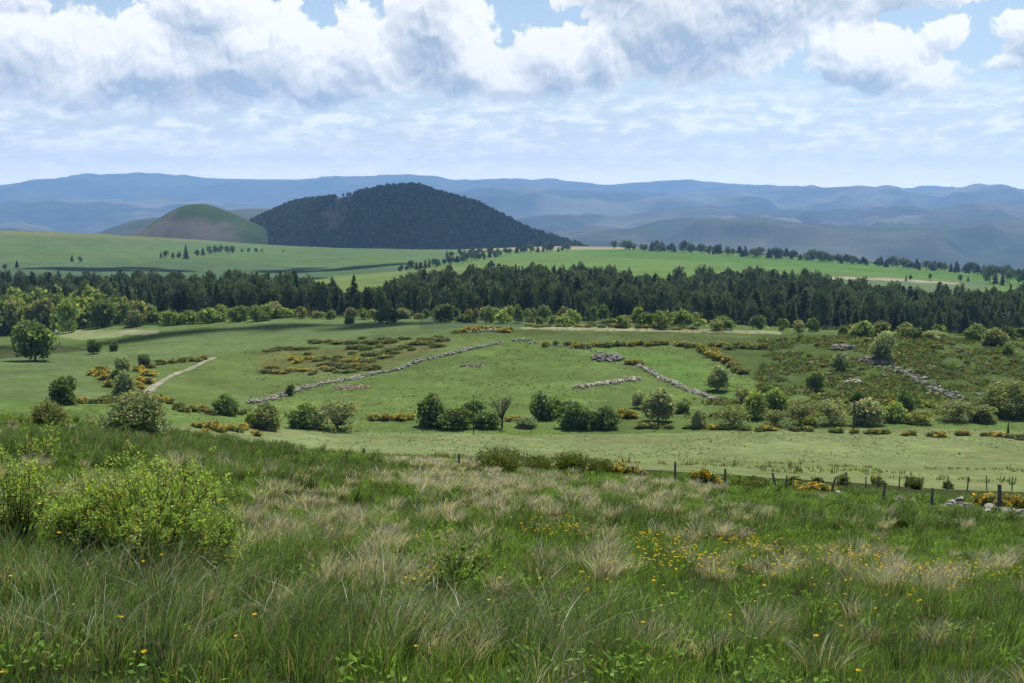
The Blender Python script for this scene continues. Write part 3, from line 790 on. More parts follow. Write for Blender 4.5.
def instanced(name, P, scl, protos, widen=1.25, sx=None, seed=0):
    me = bpy.data.meshes.new(name); me.vertices.add(len(P)); me.vertices.foreach_set('co', np.ascontiguousarray(P, np.float32).ravel())
    rr = np.random.default_rng(seed)
    for nm, ty, dat in (('size', 'FLOAT', scl), ('turn', 'FLOAT', rr.random(len(P)) * 6.283), ('pick', 'INT', rr.integers(0, len(protos), len(P)))):
        at = me.attributes.new(nm, ty, 'POINT'); at.data.foreach_set('value', np.ascontiguousarray(dat, np.int32 if ty == 'INT' else np.float32))
    o = link(name, me)
    gt = bpy.data.node_groups.new(name, 'GeometryNodeTree')
    gt.interface.new_socket('Geometry', in_out='INPUT', socket_type='NodeSocketGeometry'); gt.interface.new_socket('Geometry', in_out='OUTPUT', socket_type='NodeSocketGeometry')
    gi = gt.nodes.new('NodeGroupInput'); go = gt.nodes.new('NodeGroupOutput'); jn = gt.nodes.new('GeometryNodeJoinGeometry')
    def na(nm, ty):
        n = gt.nodes.new('GeometryNodeInputNamedAttribute'); n.data_type = ty; n.inputs['Name'].default_value = nm
        return n.outputs[0]
    size, turn, pick = na('size', 'FLOAT'), na('turn', 'FLOAT'), na('pick', 'INT')
    rot = gt.nodes.new('ShaderNodeCombineXYZ'); gt.links.new(turn, rot.inputs[2])
    for i, pr in enumerate(protos):
        sw = gt.nodes.new('ShaderNodeMath'); sw.operation = 'MULTIPLY'; sw.inputs[1].default_value = widen[i]; gt.links.new(size, sw.inputs[0])
        sv = gt.nodes.new('ShaderNodeCombineXYZ'); gt.links.new(sw.outputs[0], sv.inputs[0]); gt.links.new(sw.outputs[0], sv.inputs[1]); gt.links.new(size, sv.inputs[2])
        oi = gt.nodes.new('GeometryNodeObjectInfo'); oi.transform_space = 'ORIGINAL'; oi.inputs['Object'].default_value = pr; oi.inputs['As Instance'].default_value = True
        cmp_ = gt.nodes.new('FunctionNodeCompare'); cmp_.data_type = 'INT'; cmp_.operation = 'EQUAL'
        ints = [s_ for s_ in cmp_.inputs if s_.type == 'INT']
        gt.links.new(pick, ints[0]); ints[1].default_value = i
        ip = gt.nodes.new('GeometryNodeInstanceOnPoints')
        gt.links.new(gi.outputs[0], ip.inputs['Points']); gt.links.new(cmp_.outputs[0], ip.inputs['Selection'])
        gt.links.new(oi.outputs['Geometry'], ip.inputs['Instance']); gt.links.new(rot.outputs[0], ip.inputs['Rotation']); gt.links.new(sv.outputs[0], ip.inputs['Scale'])
        gt.links.new(ip.outputs[0], jn.inputs[0])
    gt.links.new(jn.outputs[0], go.inputs[0])
    md = o.modifiers.new('scatter', 'NODES'); md.node_group = gt
    o.color = (*PINE, 1)
    return o
protos = []
for pm in SPRUCE + ROUNDPINE + ROUNDPINE[:2]:
    protos.append(next(q for q in C.objects if q.name.startswith('pine_tree') and q.data == pm))
rest = ~near
kind(instanced('conifer_forest', np.stack([FX, FY, FZ - .2], -1)[rest], FH[rest], protos, [1.3] * 4 + [.66] * 6, seed=4), 'stuff', 'dense dark pine forest massed behind the walled hill')

# wood on the far hill
ny, nx, _ = MONT.shape
i0 = rng.integers(0, ny - 1, 16000); i1 = rng.integers(0, nx - 1, 16000)
P = MONT[i0, i1] + (MONT[i0 + 1, i1 + 1] - MONT[i0, i1]) * rng.random((16000, 1))
mpx, mpy = project(P[:, 0], P[:, 1], P[:, 2])
bare = np.hypot((mpx - 337) * 1.5 + (mpy - 214) * .5, (mpy - 214) * .9) + 26 * fbm(P[:, 0] / 70, P[:, 2] / 50, 4, 71) < 19
okm = (P[:, 1] < 3770) & ((~bare) | (rng.random(16000) < .14)) & (mpx > 236) & (mpx < 590)
P = P[okm]
hf = instanced('hill_forest', P, 5 + 10 * rng.random(len(P)) ** 1.7, protos, [1.7] * 4 + [1.05] * 6, seed=6); hf.color = (.055, .078, .040, 1)
kind(hf, 'stuff', 'dark forest covering the broad far hill')

# ------------------------------------------------------------------ gorse and broom
def gorse(label, group, n, line, dy, w, h, kinds, seed, cat='gorse'):
    r = random.Random(seed)
    L = np.array(line, float); d = np.concatenate([[0], np.cumsum(np.hypot(*np.diff(L, axis=0).T))])
    for i in range(n):
        s = d[-1] * (i + r.random()) / n
        px = float(np.interp(s, d, L[:, 0])); py = float(np.interp(s, d, L[:, 1])) + r.uniform(-dy, dy)
        X, Y, Z = on_ground(px, py); u = Y / F
        W = r.uniform(*w) * u; H = r.uniform(*h) * u
        o = link('gorse_bush', GORSE[r.choice(kinds)], (X, Y, Z - .1 * H), scale=(W, W * r.uniform(.7, 1.1), H), rz=r.random() * 6.28, colour=(1, 1, 1))
        tag(o, label, cat, group)
gorse('orange-flowered gorse bush in the patch beside the lone valley tree', 'gorse of the left patch', 16, [(95, 372), (108, 380), (112, 390), (135, 396), (140, 386), (150, 378)], 4, (10, 18), (5, 9), (0, 1, 2), 1)
gorse('gorse bush along the bank above the track', 'gorse of the bank above the track', 10, [(130, 372), (165, 364), (190, 361), (208, 359)], 1.5, (9, 15), (3.5, 6), (0, 1, 1, 2), 2)
gorse('gorse bush in the hedge row under the foot of the track', 'gorse of the row under the track', 22, [(60, 405), (75, 405), (110, 402), (160, 400), (180, 411), (215, 414), (252, 414)], 1.5, (9, 16), (5, 9), (0, 1, 2, 3), 3)
gorse('gorse bush in the rough corner below the meadow crest', 'gorse of the rough corner', 9, [(196, 431), (215, 432), (240, 430), (262, 433)], 4, (9, 18), (5, 10), (0, 1, 2), 4)
gorse('gorse bush on the heath above the long stone wall', 'gorse of the heath', 44, [(262, 371), (300, 371), (340, 370), (376, 366), (330, 362), (290, 358)], 5, (7, 17), (2.5, 5), (0, 1, 2, 2, 3), 5)
gorse('brown-green heath bush along the top of the left slope', 'heath bushes of the top of the left slope', 46, [(262, 350), (300, 347), (350, 344), (440, 341), (440, 347), (350, 352), (400, 354)], 4.5, (8, 20), (2, 4), (2, 3, 3), 6, 'heath bush')
gorse('gorse bush on the stony hilltop', 'gorse of the stony hilltop', 12, [(455, 335), (480, 331), (512, 331)], 2, (8, 14), (3, 6), (0, 1, 2), 7)
gorse('gorse bush in the hedge line crossing the upper slope', 'gorse of the upper hedge line', 26, [(543, 345), (580, 347), (610, 347), (650, 346), (690, 347), (768, 350)], 1.3, (8, 16), (4, 6.5), (1, 2, 3, 3), 8)
gorse('gorse bush in the slanting hedge above the round tree', 'gorse of the slanting hedge', 16, [(700, 351), (722, 361), (745, 376)], 1.6, (9, 15), (5, 8), (1, 2, 3), 9)
gorse('gorse bush at the upper end of the right stone wall', 'gorse of the right wall end', 5, [(628, 364), (640, 366)], 1.4, (8, 13), (4, 7), (0, 1), 10)
gorse('gorse bush in the orange strip left of the central clump', 'gorse of the central strip', 8, [(370, 420), (395, 421), (414, 421)], 1.2, (8, 13), (5, 8), (0, 0, 1), 11)
gorse('gorse bush left of the row of three dark bushes', 'gorse left of the three bushes', 4, [(508, 421), (524, 420)], 1, (7, 12), (4, 6), (0, 1), 12)
gorse('bright orange gorse bush between the three bushes and the middle pole', 'gorse by the middle pole', 4, [(620, 417), (634, 419)], 1, (9, 13), (7, 10), (0, 0), 13)
gorse('low gorse bush in the line across the hay field', 'gorse line of the hay field', 30, [(640, 428), (700, 429), (768, 431), (800, 431), (850, 433), (905, 435), (940, 436), (985, 436), (1024, 439)], .8, (9, 18), (3.5, 6.5), (0, 1, 2, 3, 3), 14)
gorse('gorse bush along the ridge strip behind the hilltop', 'gorse of the ridge strip', 18, [(520, 327), (600, 327), (650, 328), (700, 330)], .8, (8, 14), (2.5, 4.5), (0, 1, 2, 3), 15)
gorse('gorse bush scattered over the scrubby right hillside', 'gorse of the right hillside', 34, [(775, 340), (850, 345), (960, 350), (1020, 360), (900, 380), (800, 360), (880, 400), (960, 405), (1020, 380)], 5, (7, 15), (3, 5.5), (2, 3, 3), 16)
gorse('yellow gorse bush at the fence beside the broom row', 'gorse at the fence by the broom', 5, [(612, 472), (640, 477)], 1, (12, 18), (8, 13), (0, 0, 1), 17)
gorse('tall yellow gorse bush by the fence post in the middle', 'tall gorse by the middle fence', 3, [(696, 484), (714, 485)], .8, (14, 19), (13, 19), (0, 1), 18)
gorse('low yellow-green gorse mound before the leaning fence post', 'gorse mound before the leaning post', 4, [(795, 493), (830, 494)], .8, (16, 24), (8, 12), (0, 1), 19)
gorse('gorse bush behind the tall fence post at the right end', 'gorse behind the right post', 6, [(975, 506), (1040, 512)], 1, (16, 26), (10, 17), (0, 1, 1), 20)
gorse('dark gorse bush along the second fence', 'dark gorse of the second fence', 8, [(740, 486), (815, 487), (850, 485), (915, 487), (960, 489)], .8, (10, 18), (6, 12), (2, 3, 3), 21)

# ------------------------------------------------------------------ stones
def ico():
    import bmesh
    bm = bmesh.new(); bmesh.ops.create_icosphere(bm, subdivisions=2, radius=1)
    v = np.array([x.co[:] for x in bm.verts]); f = np.array([[q.index for q in x.verts] for x in bm.faces]); bm.free()
    return v, f
IV, IF = ico()
def stones(P, size, flat=.7, seed=0):
    r = np.random.default_rng(seed); Vs, Fs = [], []; o = 0
    for p_, s in zip(P, np.asarray(size) * .8):
        sc_ = s * np.array([.7 + .7 * r.random(), .6 + .5 * r.random(), flat * (.6 + .6 * r.random())])
        v = IV.copy()
        for q in range(9):                                  # cut facets
            n = unit(r.normal(size=3)); dcut = .38 + .35 * r.random(); dd = v @ n - dcut
            v = v - np.outer(np.maximum(dd, 0), n)
        v = v * sc_; an = r.random() * 6.28; ca, sa = math.cos(an), math.sin(an)
        v = np.stack([v[:, 0] * ca - v[:, 1] * sa, v[:, 0] * sa + v[:, 1] * ca, v[:, 2]], -1)
        ti = r.normal() * .3; v = np.stack([v[:, 0], v[:, 1] * math.cos(ti) - v[:, 2] * math.sin(ti), v[:, 1] * math.sin(ti) + v[:, 2] * math.cos(ti)], -1)
        Vs.append(v + p_); Fs.append(IF + o); o += len(v)
    return np.concatenate(Vs), np.concatenate(Fs)

def stone_line(name, label, cat, line, n, jit, size, layers=2, colour=(1, 1, 1), seed=0, group=None):
    r = np.random.default_rng(seed)
    G = np.array([on_ground(*q) for q in line]); d = np.concatenate([[0], np.cumsum(np.hypot(*np.diff(G[:, :2], axis=0).T))])
    s = d[-1] * (np.arange(n) + r.random(n)) / n
    X = np.interp(s, d, G[:, 0]) + r.normal(size=n) * jit; Y = np.interp(s, d, G[:, 1]) + r.normal(size=n) * jit
    sz = r.uniform(*size, n)
    Z = height(X, Y) + sz * .25 + r.integers(0, layers, n) * size[0] * .9 * (r.random(n) < .85)
    org = G[len(G) // 2]
    v, f = stones(np.stack([X, Y, Z], -1) - org, sz, seed=seed)
    o = link(name, mesh_from(name, v, [f], mats=[STONE]), tuple(org), colour=colour)
    return tag(o, label, cat, group)

def stone_heap(name, label, cat, px, py, wpx, dpx, n, size, hgt, colour=(1, 1, 1), seed=0, group=None):
    r = np.random.default_rng(seed); X0, Y0, Z0 = on_ground(px, py); u = Y0 / F
    an = r.random(n) * 6.28; q = np.sqrt(r.random(n))
    X = X0 + np.cos(an) * q * wpx * u / 2; Y = Y0 + np.sin(an) * q * dpx * u / 2 * 4
    sz = r.uniform(*size, n)
    Z = height(X, Y) + hgt * (1 - q ** 2) * r.random(n) + sz * .2
    v, f = stones(np.stack([X - X0, Y - Y0, Z - Z0], -1), sz, seed=seed)
    o = link(name, mesh_from(name, v, [f], mats=[STONE]), (X0, Y0, Z0), colour=colour)
    return tag(o, label, cat, group)

stone_line('stone_wall', 'long tumbled dry stone wall climbing the left slope to the hilltop', 'stone wall', [(250, 404), (270, 400), (281, 396), (306, 388), (331, 383), (351, 380), (368, 376), (396, 371), (418, 362), (446, 356), (468, 350), (501, 343)], 1000, .75, (.30, .80), 2, (1.15, 1.13, 1.08), 1)
stone_line('stone_wall', 'shorter stone wall running down right from the grey outcrop', 'stone wall', [(634, 364), (652, 373), (667, 381), (687, 390), (707, 397), (724, 403)], 520, .6, (.28, .75), 2, (1.25, 1.22, 1.15), 2)
stone_line('stone_wall', 'row of pale boulders lying in the grass below the grey outcrop', 'boulders', [(575, 389), (607, 384), (638, 379)], 190, 1.0, (.35, .95), 2, (1.6, 1.52, 1.38), 3)
stone_heap('stone_heap', 'reddish-white flat heap of stones under the long wall', 'stone heap', 352, 388, 38, 8, 230, (.25, .5), .6, (1.45, 1.10, .95), 4)
stone_heap('stone_heap', 'small pale heap of stones alone on the grassy hill', 'stone heap', 471, 367, 26, 5, 60, (.3, .7), .7, (1.2, 1.15, 1.05), 5)
stone_heap('rock_outcrop', 'grey rock outcrop at the top of the right stone wall', 'rock outcrop', 607, 359, 32, 9, 110, (.6, 1.5), .6, (.66, .67, .67), 6)
stone_heap('stone_heap', 'pale stones along the stony hilltop by the gorse', 'stone heap', 487, 332, 40, 3, 80, (.4, .9), .7, (1.2, 1.17, 1.1), 7)
stone_heap('stone_heap', 'pale stones scattered right of the hilltop', 'stone heap', 520, 341, 24, 5, 45, (.35, .8), .5, (1.0, 1.0, .98), 8)
stone_line('stone_wall', 'low broken stone wall running right from the hilltop', 'stone wall', [(530, 343), (560, 347), (590, 351), (606, 355)], 110, .8, (.3, .7), 1, (.8, .8, .78), 9)
stone_heap('rock_outcrop', 'flat grey slab near the top of the scrubby hillside', 'rock outcrop', 843, 349, 24, 6, 60, (.7, 1.5), .6, (.72, .72, .70), 10)
stone_heap('rock_outcrop', 'wide grey scree below the largest hillside tree', 'rock outcrop', 877, 362, 34, 8, 150, (.55, 1.3), .6, (.68, .69, .69), 11)
stone_line('rock_outcrop', 'chain of grey boulders falling right across the scrubby hillside', 'boulders', [(889, 366), (905, 374), (920, 382), (938, 391), (958, 400)], 170, 1.6, (.4, 1.2), 1, (.85, .85, .83), 12)  # a chain of separate boulders rather than one outcrop
stone_heap('stone_heap', 'bright white rock heap below the middle-sized hillside tree', 'stone heap', 853, 383, 17, 5, 60, (.45, 1.0), .7, (1.35, 1.33, 1.28), 13)
stone_line('stone_heap', 'short row of pale stones under the white rock heap', 'boulders', [(856, 389), (865, 393), (875, 399)], 44, .6, (.3, .7), 1, (1.1, 1.1, 1.08), 14)
for i, (px, py, w, lab) in enumerate([(975, 383, 12, 'grey rock slab by the right end of the boulder chain'), (978, 395, 11, 'small rock below the grey slab at the right'), (968, 354, 8, 'white rock near the brow of the right hillside'), (932, 368, 7, 'small pale rock between boulder chain and brow'), (814, 363, 13, 'grey stones at the left border of the scrubby hillside'), (883, 376, 9, 'small grey rock among scrub below the wide scree')]):
    stone_heap('rock', lab, 'rock', px, py, w, 3, 16, (.3, .8), .25, (.8, .8, .77), 20 + i)
stone_heap('stone_heap', 'white stones in a line beside the far track on the right field', 'stone heap', 862, 280.5, 22, 1.5, 12, (1.0, 1.9), 1.0, (1.7, 1.7, 1.7), 30)
stone_heap('stone_heap', 'white stones at the left end of the far track', 'stone heap', 843, 280, 10, 1, 6, (1.0, 1.8), 1.0, (1.7, 1.7, 1.7), 31)
stone_heap('stone_heap', 'pile of grey fieldstones by the fence at the right end of the meadow', 'stone heap', 958, 510, 32, 7, 80, (.12, .30), .42, (.95, .95, .92), 32)
stone_heap('stone_heap', 'smaller grey stone pile by the fence left of the big one', 'stone heap', 903, 503, 26, 6, 44, (.10, .24), .25, (.95, .95, .93), 33)
stone_line('stone_wall', 'low tumbled wall of pale stones at the right end of the fence', 'stone wall', [(975, 511), (1000, 514), (1024, 518), (1080, 526)], 90, .25, (.12, .32), 2, (.95, .95, .93), 34)
stone_heap('rock', 'single grey rock by the fence before the gorse mound', 'rock', 839, 497, 8, 1, 3, (.2, .34), .1, (.8, .8, .8), 35)
stone_heap('stone_heap', 'low flat stones in the grass near the middle fence post', 'stone heap', 733, 486, 16, 3, 14, (.12, .26), .1, (.85, .85, .8), 36)

# ------------------------------------------------------------------ poles and fence posts
POLEWOOD = rough_material('dark_weathered_wood', (.045, .04, .034), (.08, .07, .06), 9.0)
def pole(label, px, base, top, rad=.19):
    X, Y, Z = on_ground(px, base); H = (base - top) * Y / F
    o = bpy.data.objects.new('utility_pole', None); C.objects.link(o); o.location = (X, Y, Z)
    v, q = tube([(0, 0, -.3), (.02, 0, H * .5), (.05, 0, H)], [rad, rad * .85, rad * .7], 8)
    link('shaft', mesh_from('pole_shaft', v, [np.array(q)], mats=[POLEWOOD]), parent=o)
    v, q = tube([(-.35, 0, H - .35), (0, .02, H - .33), (.42, 0, H - .35)], [.05, .05, .05], 6)
    link('crossarm', mesh_from('pole_crossarm', v, [q], mats=[POLEWOOD]), parent=o)
    tag(o, label, 'pole')
pole('thin wooden pole rising in front of the pale round tree', 658, 429, 394)
pole('thin wooden pole at the hedge below the scrubby hillside', 853.5, 433, 401)
pole('thin wooden pole in front of the bare tree clump', 473.5, 435, 394, .12)
pole('short wooden pole before the darker bush of the left hedge', 292, 428, 414, .1)

def post(label, px, base, hpx, lean=0.0, rad=.055, group=None):
    X, Y, Z = on_ground(px, base); H = hpx * Y / F
    r = random.Random(int(px * 10)); sides = 8
    v, q = tube([(0, 0, -.35), (lean * H * .45, .01, H * .45), (lean * H, 0, H * .985), (lean * H, 0, H)], [rad * 1.05, rad, rad * .92, rad * .6], sides)
    cap = np.array([list(range(3 * sides, 4 * sides))])
    v = v + np.array([r.gauss(0, .004) for _ in range(v.size)]).reshape(v.shape)
    o = link('fence_post', mesh_from('fence_post', v, [q, cap], mats=[WOOD]), (X, Y, Z))
    tag(o, label, 'fence post', group)
for a_ in [('weathered fence post, the shortest at the left end of the meadow fence', 321, 455, 8), ('thin fence post left of the broom row, second from the left end', 364, 459, 11), ('upright fence post just left of the broom row', 459, 467, 14),
           ('short dark fence stub beside yellow gorse right of the broom', 633, 479, 13), ('second short stub next to the yellow gorse', 641, 480, 10), ('tall straight fence post alone right of the yellow gorse', 675, 483, 22),
           ('fence post beside the tall yellow gorse bush', 725, 488, 20), ('fence post leaning left between gorse bush and gorse mound', 777, 492, 20, -.25), ('fence post leaning right behind the gorse mound', 830, 495, 19, .3),
           ('thick fence post by the smaller stone pile', 883, 502, 20, .1), ('straight fence post by the big stone pile', 932, 508, 21, 0), ('tallest thick fence post at the right end above the tumbled wall', 1000, 512, 29, -.05, .09)]:
    post(*a_)
for px_, py_ in [(786, 488), (838, 487), (847, 487), (866, 489), (878, 488), (899, 489), (906, 488), (947, 490), (967, 491), (987, 490), (1012, 491)]:
    post('thin post in the second fence behind the meadow fence', px_, py_, 11 + (px_ * 7 % 5), ((px_ * 13) % 7 - 3) * .03, .04, 'posts of the second fence')

# ------------------------------------------------------------------ track on the left slope
line = [(148, 394), (154, 386), (166, 379), (178, 374), (190, 369), (203, 363), (214, 358)]
G = np.array([on_ground(*q) for q in line])
s = np.linspace(0, len(line) - 1, 60)
GX = np.interp(s, range(len(line)), G[:, 0]); GY = np.interp(s, range(len(line)), G[:, 1])
nrm = unit(np.stack([-np.gradient(GY), np.gradient(GX)], -1))
rows = []
for off in np.linspace(-.95, .95, 7):
    wob = 1 + .35 * np.sin(s * 2.3 + off)
    x = GX + nrm[:, 0] * off * wob; y = GY + nrm[:, 1] * off * wob
    rows.append(np.stack([x, y, height(x, y) + .12], -1))
R = np.stack(rows); ii = np.arange(R.shape[0] * R.shape[1]).reshape(R.shape[:2])
Q = np.stack([ii[:-1, :-1], ii[:-1, 1:], ii[1:, 1:], ii[1:, :-1]], -1).reshape(-1, 4)
kind(link('track', mesh_from('track', R.reshape(-1, 3), [Q], mats=[rough_material('track_earth', (.22, .195, .14), (.34, .30, .24), .9, (.11, .13, .05), .35)], smooth_shade=True)), 'structure')

# ------------------------------------------------------------------ low scrub and weeds as ground cover
def blades(P, H, W, lean, ldir, base_c, tip_c, r, segs=3):
    n = len(P)
    an = r.random(n) * 6.283; side = np.stack([np.cos(an), np.sin(an), np.zeros(n)], -1)
    L = np.stack([np.cos(ldir), np.sin(ldir), np.zeros(n)], -1)
    Vs = []; cs = []
    for k in range(segs + 1):
        s = k / segs
        ctr = P + np.stack([np.zeros(n), np.zeros(n), H * s * (1 - .35 * np.minimum(lean, 1.4) * s)], -1) + L * (H * lean * s ** 1.9)[:, None]
        w = (W * (1 - .88 * s ** 1.5) * .5)[:, None]
        Vs += [ctr - side * w, ctr + side * w]
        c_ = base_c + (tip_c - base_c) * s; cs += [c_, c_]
    V = np.stack(Vs, 1).reshape(-1, 3); Cc = np.stack(cs, 1).reshape(-1, 3)
    b = (np.arange(n) * (2 * segs + 2))[:, None]
    Qs = [b + np.array([[2 * k, 2 * k + 1, 2 * k + 3, 2 * k + 2]]) for k in range(segs)]
    return V, np.concatenate(Qs), Cc

def cover(name, label, n, fpx, fpy, size, c1, c2, per, r, mat=LEAF, hscale=.6):
    """small clumps of leaf sprays over a stretch of hillside"""
    PXs = r.uniform(*fpx, n * 3); Ys = r.uniform(*fpy, n * 3)
    X = (PXs - 512) / F * Ys
    dens = fbm(X / 9, Ys / 9, 4, 31) + .5
    ok = r.random(n * 3) < smooth(.34, .60, dens); X, Ys = X[ok][:n], Ys[ok][:n]; n = len(X)
    Z = height(X, Ys)
    sz = size * (.5 + r.random(n))
    P = np.repeat(np.stack([X, Ys, Z], -1), per, 0) + r.normal(size=(n * per, 3)) * np.repeat(sz, per)[:, None] * np.array([.6, .6, .25]) + np.array([0, 0, 1]) * np.repeat(sz, per)[:, None] * hscale * .5
    k = r.random((n, 1)); cc = np.repeat(np.array(c1) * (1 - k) + np.array(c2) * k, per, 0) * jitter_cols(n * per, .2, r)
    v, q, c_ = leaves(P, np.repeat(sz, per) * .55, cc, None, .6, r)
    kind(link(name, mesh_from(name, v, [q], c_, mats=[mat]), colour=(1, 1, 1)), 'stuff', label)
cover('hill_scrub', 'low dark scrub covering the right hillside', 9000, (760, 1250), (335, 450), .62, (.070, .115, .034), (.135, .140, .055), 9, np.random.default_rng(91))
cover('hill_undergrowth', 'rough undergrowth along the hedge foot of the right hillside', 1500, (690, 1250), (318, 345), .9, (.11, .16, .045), (.19, .21, .075), 10, np.random.default_rng(92))
cover('hill_tussocks', 'small tussocks dotted over the walled hill', 4200, (240, 780), (325, 480), .26, (.10, .13, .045), (.15, .155, .065), 5, np.random.default_rng(93))

# weeds on the hay field
r = np.random.default_rng(95); n = 17000
Yw = 90 + 215 * r.random(n) ** .8; Xw = r.uniform(-.5, .5, n) * Yw
dz = fbm(Xw / 12, Yw / 12, 3, 77) > .0
Xw, Yw = Xw[dz], Yw[dz]; n = len(Xw); per = 6
P = np.repeat(np.stack([Xw, Yw, height(Xw, Yw) - .03], -1), per, 0) + r.normal(size=(n * per, 3)) * np.array([.12, .12, 0])
k = r.random((n * per, 1)); tall = np.repeat(r.random(n) < .03, per)
bc = np.where(tall[:, None], np.array([.085, .095, .035]), np.array([.10, .15, .05]) * (1 - k) + np.array([.21, .21, .10]) * k)
v, q, c_ = blades(P, np.where(tall, .55, .26) * (.5 + .8 * r.random(n * per)), np.full(n * per, .10), .4 * r.random(n * per), r.random(n * per) * 6.28, bc, bc * 1.1, r, 2)
kind(link('field_weeds', mesh_from('field_weeds', v, [q], c_, mats=[BLADE])), 'stuff', 'weeds and taller grass standing in the pale hay field')

# ------------------------------------------------------------------ the rough meadow in the foreground
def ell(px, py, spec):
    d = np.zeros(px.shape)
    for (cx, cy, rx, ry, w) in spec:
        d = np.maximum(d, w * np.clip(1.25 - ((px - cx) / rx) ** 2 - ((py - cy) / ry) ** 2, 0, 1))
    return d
DRY = [(95, 490, 60, 12, .9), (30, 475, 60, 10, .6), (20, 520, 30, 20, .5), (310, 540, 95, 34, 1.), (370, 580, 60, 22, .9), (300, 500, 60, 18, .7), (470, 484, 120, 14, 1.), (520, 512, 150, 14, .9),
       (640, 495, 90, 14, .7), (460, 560, 80, 22, .55), (590, 572, 50, 22, .9), (730, 570, 70, 18, .8), (800, 572, 60, 18, .8), (920, 585, 130, 17, 1.), (740, 520, 70, 10, .5), (830, 560, 60, 12, .6),
       (430, 465, 60, 6, .8), (560, 650, 330, 24, .35), (700, 540, 60, 8, .35), (1000, 560, 60, 10, .5), (170, 470, 80, 8, .4), (820, 640, 90, 14, .35)]
RUSH = [(120, 640, 190, 60, 1.), (330, 640, 160, 50, .9), (560, 660, 300, 34, .7), (150, 450, 160, 18, .9), (300, 475, 120, 14, .7), (40, 590, 90, 40, .9), (860, 610, 200, 24, .4), (600, 530, 200, 14, .45), (250, 580, 120, 40, .7), (840, 525, 180, 12, .5)]

def wedge(n, r, y0=7.5, y1=95, p=1.0, edge=70):
    """points of the meadow, evenly spread over the view's area when p = 2"""
    u = r.random(n); Y = (y0 ** p + (y1 ** p - y0 ** p) * u) ** (1 / p)
    px = r.uniform(-edge - 40, 1024 + edge + 40, n)
    X = (px - 512) / F * Y * (1.02 + .2 * np.clip(12 / Y, 0, 1))
    Y2 = (y0 ** p + (y1 ** p - y0 ** p) * r.random(n)) ** (1 / p); Y2 = Y2[r.random(n) < np.minimum(1, 14 / (.9 * Y2))]
    X2 = (.46 * Y2 + 7 * r.random(len(Y2))) * np.where(r.random(len(Y2)) < .5, -1, 1)
    mix = r.permutation(n + len(Y2)); X = np.concatenate([X, X2])[mix]; Y = np.concatenate([Y, Y2])[mix]
    px = 512 + F * X / Y
    Z = height(X, Y); qx, qy = project(X, Y, Z)
    ymax = np.interp(px, [0, 150, 300, 450, 600, 750, 900, 1024], [92, 90, 84, 80, 76, 72, 68, 64]) + 6 * fbm(X / 5, Y / 5, 3, 4)
    ok = Y < ymax
    return X[ok], Y[ok], Z[ok], qx[ok], qy[ok]

WIND = .35                                                  # blades lean to the right
# 1 fine sward
r = np.random.default_rng(51)
X, Y, Z, qx, qy = wedge(330000, r, p=1.15)
n = len(X)
pat = fbm(X / 2.2, Y / 2.2, 4, 15) + .5; pat2 = fbm(X / 6, Y / 6, 3, 19) + .5
fresh = np.array([.205, .345, .056]); deep = np.array([.110, .190, .040]); dull = np.array([.235, .235, .115])
c_ = deep + (fresh - deep) * smooth(.35, .65, pat)[:, None]
dryk = (ell(qx, qy, DRY) * .45 + smooth(.5, .75, pat2) * .4)[:, None] * (r.random((n, 1)) < .6)
c_ = c_ * (1 - dryk) + dull * 1.25 * dryk
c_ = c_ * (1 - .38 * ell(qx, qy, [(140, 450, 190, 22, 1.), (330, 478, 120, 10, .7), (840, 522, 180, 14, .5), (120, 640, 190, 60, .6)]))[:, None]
c_ = c_ * (.42 + .95 * r.random((n, 1)) ** 1.3)
Hh = (.10 + .14 * r.random(n)) * (.6 + .8 * pat)
pxm = Y / F
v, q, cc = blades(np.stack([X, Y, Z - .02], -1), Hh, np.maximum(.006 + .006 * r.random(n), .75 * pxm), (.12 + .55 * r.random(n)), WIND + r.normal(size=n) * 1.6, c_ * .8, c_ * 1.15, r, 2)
kind(link('meadow_grass', mesh_from('meadow_grass', v, [q], cc, mats=[BLADE])), 'stuff', 'fine green grass of the rough foreground meadow')

